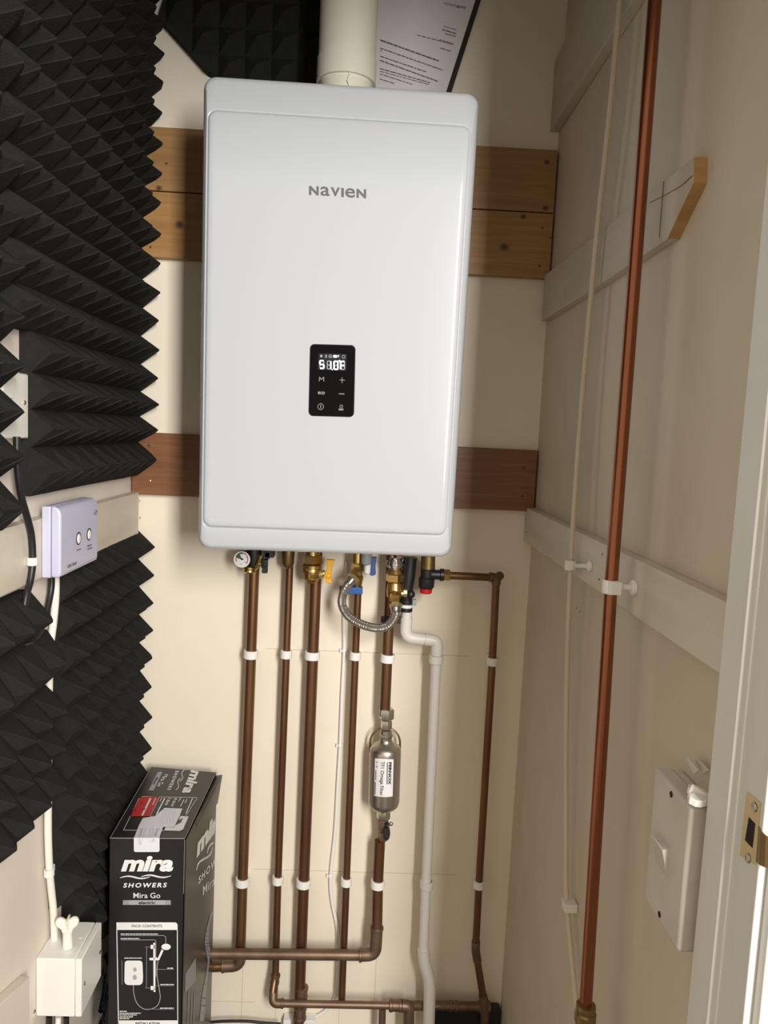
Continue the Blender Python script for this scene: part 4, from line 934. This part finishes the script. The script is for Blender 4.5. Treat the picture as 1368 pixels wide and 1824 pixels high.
# right side panel, slightly bulging flap
sd = (tbr-tfr).normalized(); nr = Vector((sd.y, -sd.x, 0))
pf = [tfr+nr*.0003+sd*.003, bot(tfr)+nr*.0003+sd*.003, bot(tbr)+nr*.001, tbr+nr*.001]
m = MB(); m.prism([tfr+nr*.0005+sd*.004-vz*.004, bot(tfr)+nr*.0005+sd*.004, bot(tbr)+nr*.0005-sd*.001, tbr+nr*.0005-sd*.001-vz*.006], nr*.0015); side = m.build('side_panel', 'card_side', bx_, smooth=0)
fb = P(397, 1382, z=zc)
m = MB(); k0 = tfr.lerp(tbr, .30)-vz*.004+nr*.002; k1 = tbr-vz*.006+nr*.002
m.add([k0, k1, k1+nr*.011+vz*.002, k0+nr*.001-vz*.018, k1+nr*.003-vz*.06], [(0, 1, 2), (0, 2, 3), (3, 2, 4)]); m.build('side_flap', 'card_side', bx_, smooth=0)
m = MB(); m.tube([tfl+vz*.0003, tfr+vz*.0003], .0007, n=6); m.tube([tfl+vz*.0003, tbl+vz*.0003], .0005, n=6); m.tube([tfr-vz*.002, tfr-vz*.10], .0005, n=6); m.tube([tfr+vz*.0002, tbr+vz*.0002], .0006, n=6); m.build('worn_edge', 'card_edge', bx_)
nf = Vector((tfr.y-tfl.y, -(tfr.x-tfl.x), 0)).normalized()
fpl = onplane(tfl+nf*.0006, nf); fpl0 = onplane(tfl+nf*.0004, nf); fpl2 = onplane(tfl+nf*.0009, nf)
S = 3.85; F_ = lambda x, y: (180+x/S, 1350+y/S)
def mira(m_, TL, TR, BL, pr, sh=.25): text(m_, 'mira', TL, TR, BL, pr, bold=.045, shear=sh, space=.98)
def wave(m_, A, B, pr, w_, amp, nv, n=14):       # two swelling strokes from A to B
    ax = (B[0]-A[0], B[1]-A[1])
    for s0, s1, sg, off in ((0, .58, 1, 0), (.42, 1, 1, -.35)):
        pts = []
        for k in range(n+1):
            t = k/n; q_ = s0+(s1-s0)*t; h_ = math.sin(t*math.pi*2)*-amp*sg
            pts.append((A[0]+ax[0]*q_+nv[0]*(h_+off*amp), A[1]+ax[1]*q_+nv[1]*(h_+off*amp)))
        for k in range(n): stroke(m_, pts[k:k+2], w_*(.45+.9*math.sin((k+.5)/n*math.pi)), pr)
m = MB(); mira(m, F_(136, 672), F_(497, 672), F_(136, 780), fpl)
wave(m, F_(132, 822), F_(478, 812), fpl, 2.2, 2.4, (0, 1))
text(m, 'SHOWERS', F_(152, 858), F_(452, 856), F_(152, 890), fpl, bold=.03, shear=.2, space=1.35)
text(m, 'Mira Go', F_(222, 925), F_(406, 925), F_(222, 962), fpl, bold=.004)
m.build('logo', 'print_white', bx_)
m = MB(); n_ = 9
for k in range(n_):
    pass
poly(m, [F_(190, 976), F_(440, 976), F_(440, 1008), F_(190, 1008)], fpl0); m.build('silver_strip', 'icon_grey', bx_)
m = MB(); poly(m, [F_(150, 976), F_(190, 976), F_(190, 1008), F_(150, 1008)], fpl0); poly(m, [F_(440, 976), F_(478, 976), F_(478, 1008), F_(440, 1008)], fpl0); m.build('strip_end', 'print_grey', bx_)
m = MB(); text(m, 'electric', F_(256, 982), F_(372, 982), F_(256, 1004), fpl, bold=.03); m.build('strip_text', 'ink', bx_)
# contents panel
m = MB(); hd = [F_(106, 1180), F_(105, 1128)] + [F_(*p) for p in arc(505, 1150, 20, 22, 270, 360, 6)] + [F_(524, 1180)]
poly(m, hd, fpl); stroke(m, [F_(108, 1180), F_(120, 1830)], 1.6, fpl); stroke(m, [F_(523, 1180), F_(526, 1830)], 1.4, fpl); poly(m, [F_(118, 1800), F_(527, 1800), F_(528, 1850), F_(119, 1850)], fpl)
m.build('contents_frame', 'print_white', bx_)
m = MB(); text(m, 'PACK CONTENTS', F_(210, 1144), F_(418, 1144), F_(210, 1162), fpl2, bold=.01); text(m, 'INSTALLATION', F_(236, 1812), F_(402, 1812), F_(236, 1830), fpl2, bold=.03); m.build('contents_heading', 'ink', bx_)
m = MB()
poly(m, [F_(x, y) for x, y in arc(182, 1410, 20, 20, 180, 270, 5)+arc(262, 1410, 22, 20, 270, 360, 5)+[(288, 1500)]+arc(258, 1530, 28, 28, 10, 90, 5)+arc(190, 1530, 30, 28, 90, 180, 5)], fpl)
poly(m, [F_(358, 1268), F_(371, 1268), F_(373, 1605), F_(360, 1605)], fpl)
for y in (1296, 1578): poly(m, [F_(340, y-14), F_(372, y-14), F_(372, y+14), F_(340, y+14)], fpl)
poly(m, [F_(330, 1372), F_(385, 1368), F_(388, 1388), F_(335, 1388)], fpl)
poly(m, [F_(384, 1385), F_(398, 1388), F_(428, 1322), F_(416, 1312)], fpl); oval(m, *F_(446, 1296), 8.3, 5.6, fpl)
m.build('shower_drawing', 'print_white', bx_)
m = MB(); oval(m, *F_(232, 1452), 3, 4, fpl2); oval(m, *F_(231, 1505), 3.6, 4.6, fpl2)
hz = [(222, 1555), (224, 1610), (245, 1680), (290, 1720), (340, 1722), (385, 1700), (405, 1650), (400, 1590), (385, 1500), (384, 1440), (392, 1385)]
hz = smoothpath([Vector((a_, b__, 0)) for a_, b__ in hz], 5); stroke(m, [F_(p.x, p.y) for p in hz], 1.3, fpl0)
stroke(m, [F_(135, 1218), F_(430, 1218), F_(444, 1228), F_(444, 1280)], .9, fpl0); stroke(m, [F_(135, 1248), F_(368, 1248), F_(376, 1256), F_(376, 1500)], .9, fpl0)
stroke(m, [F_(312, 1296), F_(312, 1578)], .6, fpl0); stroke(m, [F_(302, 1297), F_(340, 1297)], .6, fpl0); stroke(m, [F_(302, 1578), F_(340, 1578)], .6, fpl0)
stroke(m, [F_(380, 1450), F_(498, 1450)], .6, fpl0); stroke(m, [F_(380, 1562), F_(500, 1562)], .6, fpl0); stroke(m, [F_(340, 1722), F_(500, 1725)], .6, fpl0); stroke(m, [F_(143, 1390), F_(145, 1555)], .6, fpl0)
m.build('drawing_lines', 'icon_grey', bx_)
def microtext(m_, x0, y0, x1, pr, T, wd, seed, dy=0):
    r_ = random.Random(seed); x = x0
    while x < x1:
        l_ = min(r_.uniform(9, 30), x1-x); t = (x-x0)/(x1-x0); stroke(m_, [T(x, y0+dy*t), T(x+l_, y0+dy*(t+l_/(x1-x0)))], wd, pr); x += l_+5
m = MB()
for i, (x0, y0, x1) in enumerate(((135, 1208, 390), (135, 1239, 262), (160, 1373, 278), (455, 1442, 498), (408, 1554, 500), (405, 1716, 498), (128, 1738, 175), (128, 1751, 272), (128, 1763, 245), (128, 1776, 220), (128, 1788, 192))): microtext(m, x0, y0, x1, fpl, F_, 1.5, i)
m.build('small_print', 'print_white', bx_)
# top face
tpl = onplane((0, 0, zc+.0006), (0, 0, 1)); tpl2 = onplane((0, 0, zc+.0010), (0, 0, 1)); tpl3 = onplane((0, 0, zc+.0015), (0, 0, 1))
S = 7.2; T_ = lambda x, y: (220+x/S, 1350+y/S)
m = MB(); text(m, 'mira', T_(1010, 160), T_(885, 455), T_(868, 155), tpl, bold=.045, shear=.2)
wave(m, T_(785, 150), T_(675, 415), tpl, 2.0, 2.2, (1, .25))
text(m, 'SHOWERS', T_(715, 165), T_(605, 412), T_(668, 163), tpl, bold=.03, space=1.3)
text(m, 'Mira Go', T_(578, 215), T_(482, 368), T_(520, 210), tpl, bold=.01); m.build('top_logo', 'print_white', bx_)
m = MB(); poly(m, [T_(440, 180), T_(500, 180), T_(385, 420), T_(322, 418)], tpl); m.build('top_strip', 'icon_grey', bx_)
m = MB(); text(m, 'electric', T_(455, 250), T_(400, 345), T_(425, 245), tpl2, bold=.03); m.build('top_strip_text', 'ink', bx_)
m = MB(); poly(m, [T_(240, 497), T_(460, 497), T_(342, 748), T_(82, 748), T_(200, 520)], tpl); m.build('red_panel', 'print_red', bx_)
m = MB()
stroke(m, [T_(240, 495), T_(945, 510), T_(800, 745), T_(790, 770)], .7, tpl); stroke(m, [T_(200, 515), T_(0, 925), T_(520, 935)], .7, tpl); stroke(m, [T_(462, 500), T_(342, 750)], .6, tpl); stroke(m, [T_(342, 750), T_(730, 755)], .6, tpl)
poly(m, [T_(735, 745), T_(835, 750), T_(765, 915), T_(720, 938), T_(520, 930), T_(540, 885), T_(650, 890)], tpl)
def tline(p, q_, w_): stroke(m, [T_(*p), T_(*q_)], w_/7.2*1., tpl2)
for p, q_, w_ in (((885, 520), (800, 715), 11), ((812, 530), (790, 580), 9), ((775, 535), (730, 625), 9), ((735, 515), (705, 560), 9), ((530, 515), (425, 720), 16), ((490, 515), (465, 560), 9)): tline(p, q_, w_)
text(m, '8.5kW', T_(692, 520), T_(632, 630), T_(655, 515), tpl2, bold=.02); text(m, '7.8kW', T_(618, 510), T_(560, 610), T_(575, 508), tpl2, bold=.02)
m.build('top_panel', 'print_white', bx_)
m = MB(); stroke(m, [T_(345, 520), T_(240, 735)], 3.0, tpl2); stroke(m, [T_(415, 515), T_(375, 600)], 1.2, tpl2); m.build('red_panel_text', 'tape_white', bx_)
m = MB(); [oval(m, *T_(x, y), 1.2, 1.4, tpl2) for x, y in ((150, 670), (228, 575), (270, 655))]; m.build('red_panel_marks', 'ink', bx_)
m = MB()
for k in range(9):
    a_ = 0 if k % 3 else 2; stroke(m, [T_(700+k*8, 800-k*4), T_(672+k*8, 862-k*4)], .75 if k % 2 else .35, tpl2)
m.build('barcode', 'ink', bx_)
# delivery tape over the edge
m = MB(); ft_ = onplane(tfl+nf*.0014, nf)
row = [[tpl3(*T_(530, 640)), tpl3(*T_(755, 650))], [tpl3(*T_(395, 750)), tpl3(*T_(722, 740))], [tpl3(*T_(250, 770)), tpl3(*T_(650, 885))], [tpl3(*T_(200, 860)), tpl3(*T_(510, 885))], [tpl3(*T_(150, 985)), tpl3(*T_(472, 985))]]
vs = [p for r_ in row for p in r_]; fs = [(2*i, 2*i+1, 2*i+3, 2*i+2) for i in range(4)]
e0, e1 = ft_(*T_(132, 1025)), ft_(*T_(462, 1025)); vs += [e0, e1, ft_(*T_(133, 1170)), ft_(*T_(462, 1170))]; fs += [(8, 9, 11, 10), (10, 11, 13, 12)]
vs += [ft_(*T_(133, 1192)), ft_(*T_(148, 1207)), ft_(*T_(445, 1207)), ft_(*T_(462, 1192))]; fs += [(12, 13, 17, 14), (14, 17, 16, 15)]
tp_ = m.add(vs, fs).build('packing_tape', 'tape_white', bx_, smooth=0)
m = MB(); t4_ = onplane((0, 0, zc+.0019), (0, 0, 1)); f4_ = onplane(tfl+nf*.0018, nf)
stroke(m, [T_(220, 900), T_(195, 1010)], .4, t4_); stroke(m, [T_(185, 1035), T_(192, 1100), T_(215, 1120), T_(235, 1090), T_(245, 1030)], .4, f4_); stroke(m, [T_(285, 905), T_(250, 1010)], .4, t4_)
stroke(m, [T_(240, 905), T_(215, 1005)], 1.6, t4_); stroke(m, [T_(350, 900), T_(325, 1010)], .5, t4_); stroke(m, [T_(385, 900), T_(360, 1010)], .5, t4_); stroke(m, [T_(325, 1040), T_(335, 1085)], .5, f4_)
text(m, 'Google', T_(470, 905), T_(430, 1010), T_(415, 900), t4_); stroke(m, [T_(205, 1040), T_(215, 1105)], 1.4, f4_); text(m, 'ok', T_(420, 1035), T_(400, 1085), T_(370, 1035), f4_)
for k in range(5): stroke(m, [T_(530+k*34, 660), T_(470+k*40, 840)], .25, t4_)
m.build('tape_print', 'icon_grey', tp_)
# side face
spl = onplane(tfr+nr*.0026, nr); S = 3.85
m = MB(); text(m, 'mira', F_(658, 560), F_(850, 290), F_(655, 690), spl, bold=.06, shear=.1)
m2 = MB()
def clampside(mm):
    lim = (tbr-tfr).length-.002
    # keep only the faces that lie on the panel
    keep = []
    for f in mm.f:
        if all(((mm.v[i]-tfr).dot(sd) < lim) and ((mm.v[i]-tfr).dot(sd) > .004) for i in f): keep.append(f)
    mm.f = keep; used = sorted({i for f in keep for i in f}); mp = {o_: n__ for n__, o_ in enumerate(used)}
    mm.v = [mm.v[i] for i in used]; mm.f = [tuple(mp[i] for i in f) for f in keep]
wave(m, F_(655, 770), F_(840, 500), spl, 2.4, 3.5, (.9, .7))
text(m, 'SHOWERS', F_(668, 818), F_(860, 600), F_(668, 868), spl, bold=.03, shear=.1, space=1.3)
text(m, 'Mira Go', F_(698, 880), F_(850, 735), F_(698, 945), spl, bold=.004)
clampside(m); m.build('side_logo', 'print_white', side)
m = MB(); poly(m, [F_(655, 1075), F_(778, 905), F_(778, 945), F_(655, 1118)], spl); 
poly(m, [F_(578, 1480), F_(650, 1370), F_(650, 1530), F_(575, 1610)], spl)
for x in (600, 622, 640): stroke(m, [F_(x, 1600), F_(x-8, 1860)], 1.3, spl)
clampside(m); m.build('side_strip', 'print_grey', side)
m = MB(); sv = smoothpath([Vector((a_, b__, 0)) for a_, b__ in ((768, 1040), (740, 1130), (725, 1250), (735, 1330), (735, 1420), (710, 1600), (690, 1800))], 4)
for k in range(len(sv)-1): stroke(m, [F_(sv[k].x, sv[k].y), F_(sv[k+1].x, sv[k+1].y)], 5.5-2.5*math.sin(k*.5), spl)
clampside(m); m.build('side_picture', 'icon_grey', side)
# crumpled wrap between the junction box and the shower box
m = MB(); r_ = random.Random(3); rows_ = []
for j in range(12):
    t = j/11; base = P(196-6*t, 1700+150*t, y=-.33+.03*t)
    rows_.append([base+Vector((.003*i+r_.uniform(-.003, .003)-.010-t*.006, r_.uniform(-.008, .008)+(.004 if i % 2 else -.004), 0)) for i in range(5)])
for j in range(11):
    for i in range(4): m.add([rows_[j][i], rows_[j][i+1], rows_[j+1][i+1], rows_[j+1][i]], [(0, 1, 2, 3)])
for p in m.v: p.x = min(p.x, tfl.x-.002)
tag(m.build('plastic_wrap', 'black_wrap', smooth=0), 'crumpled black plastic wrap squeezed between the junction box and shower box', 'plastic wrap')
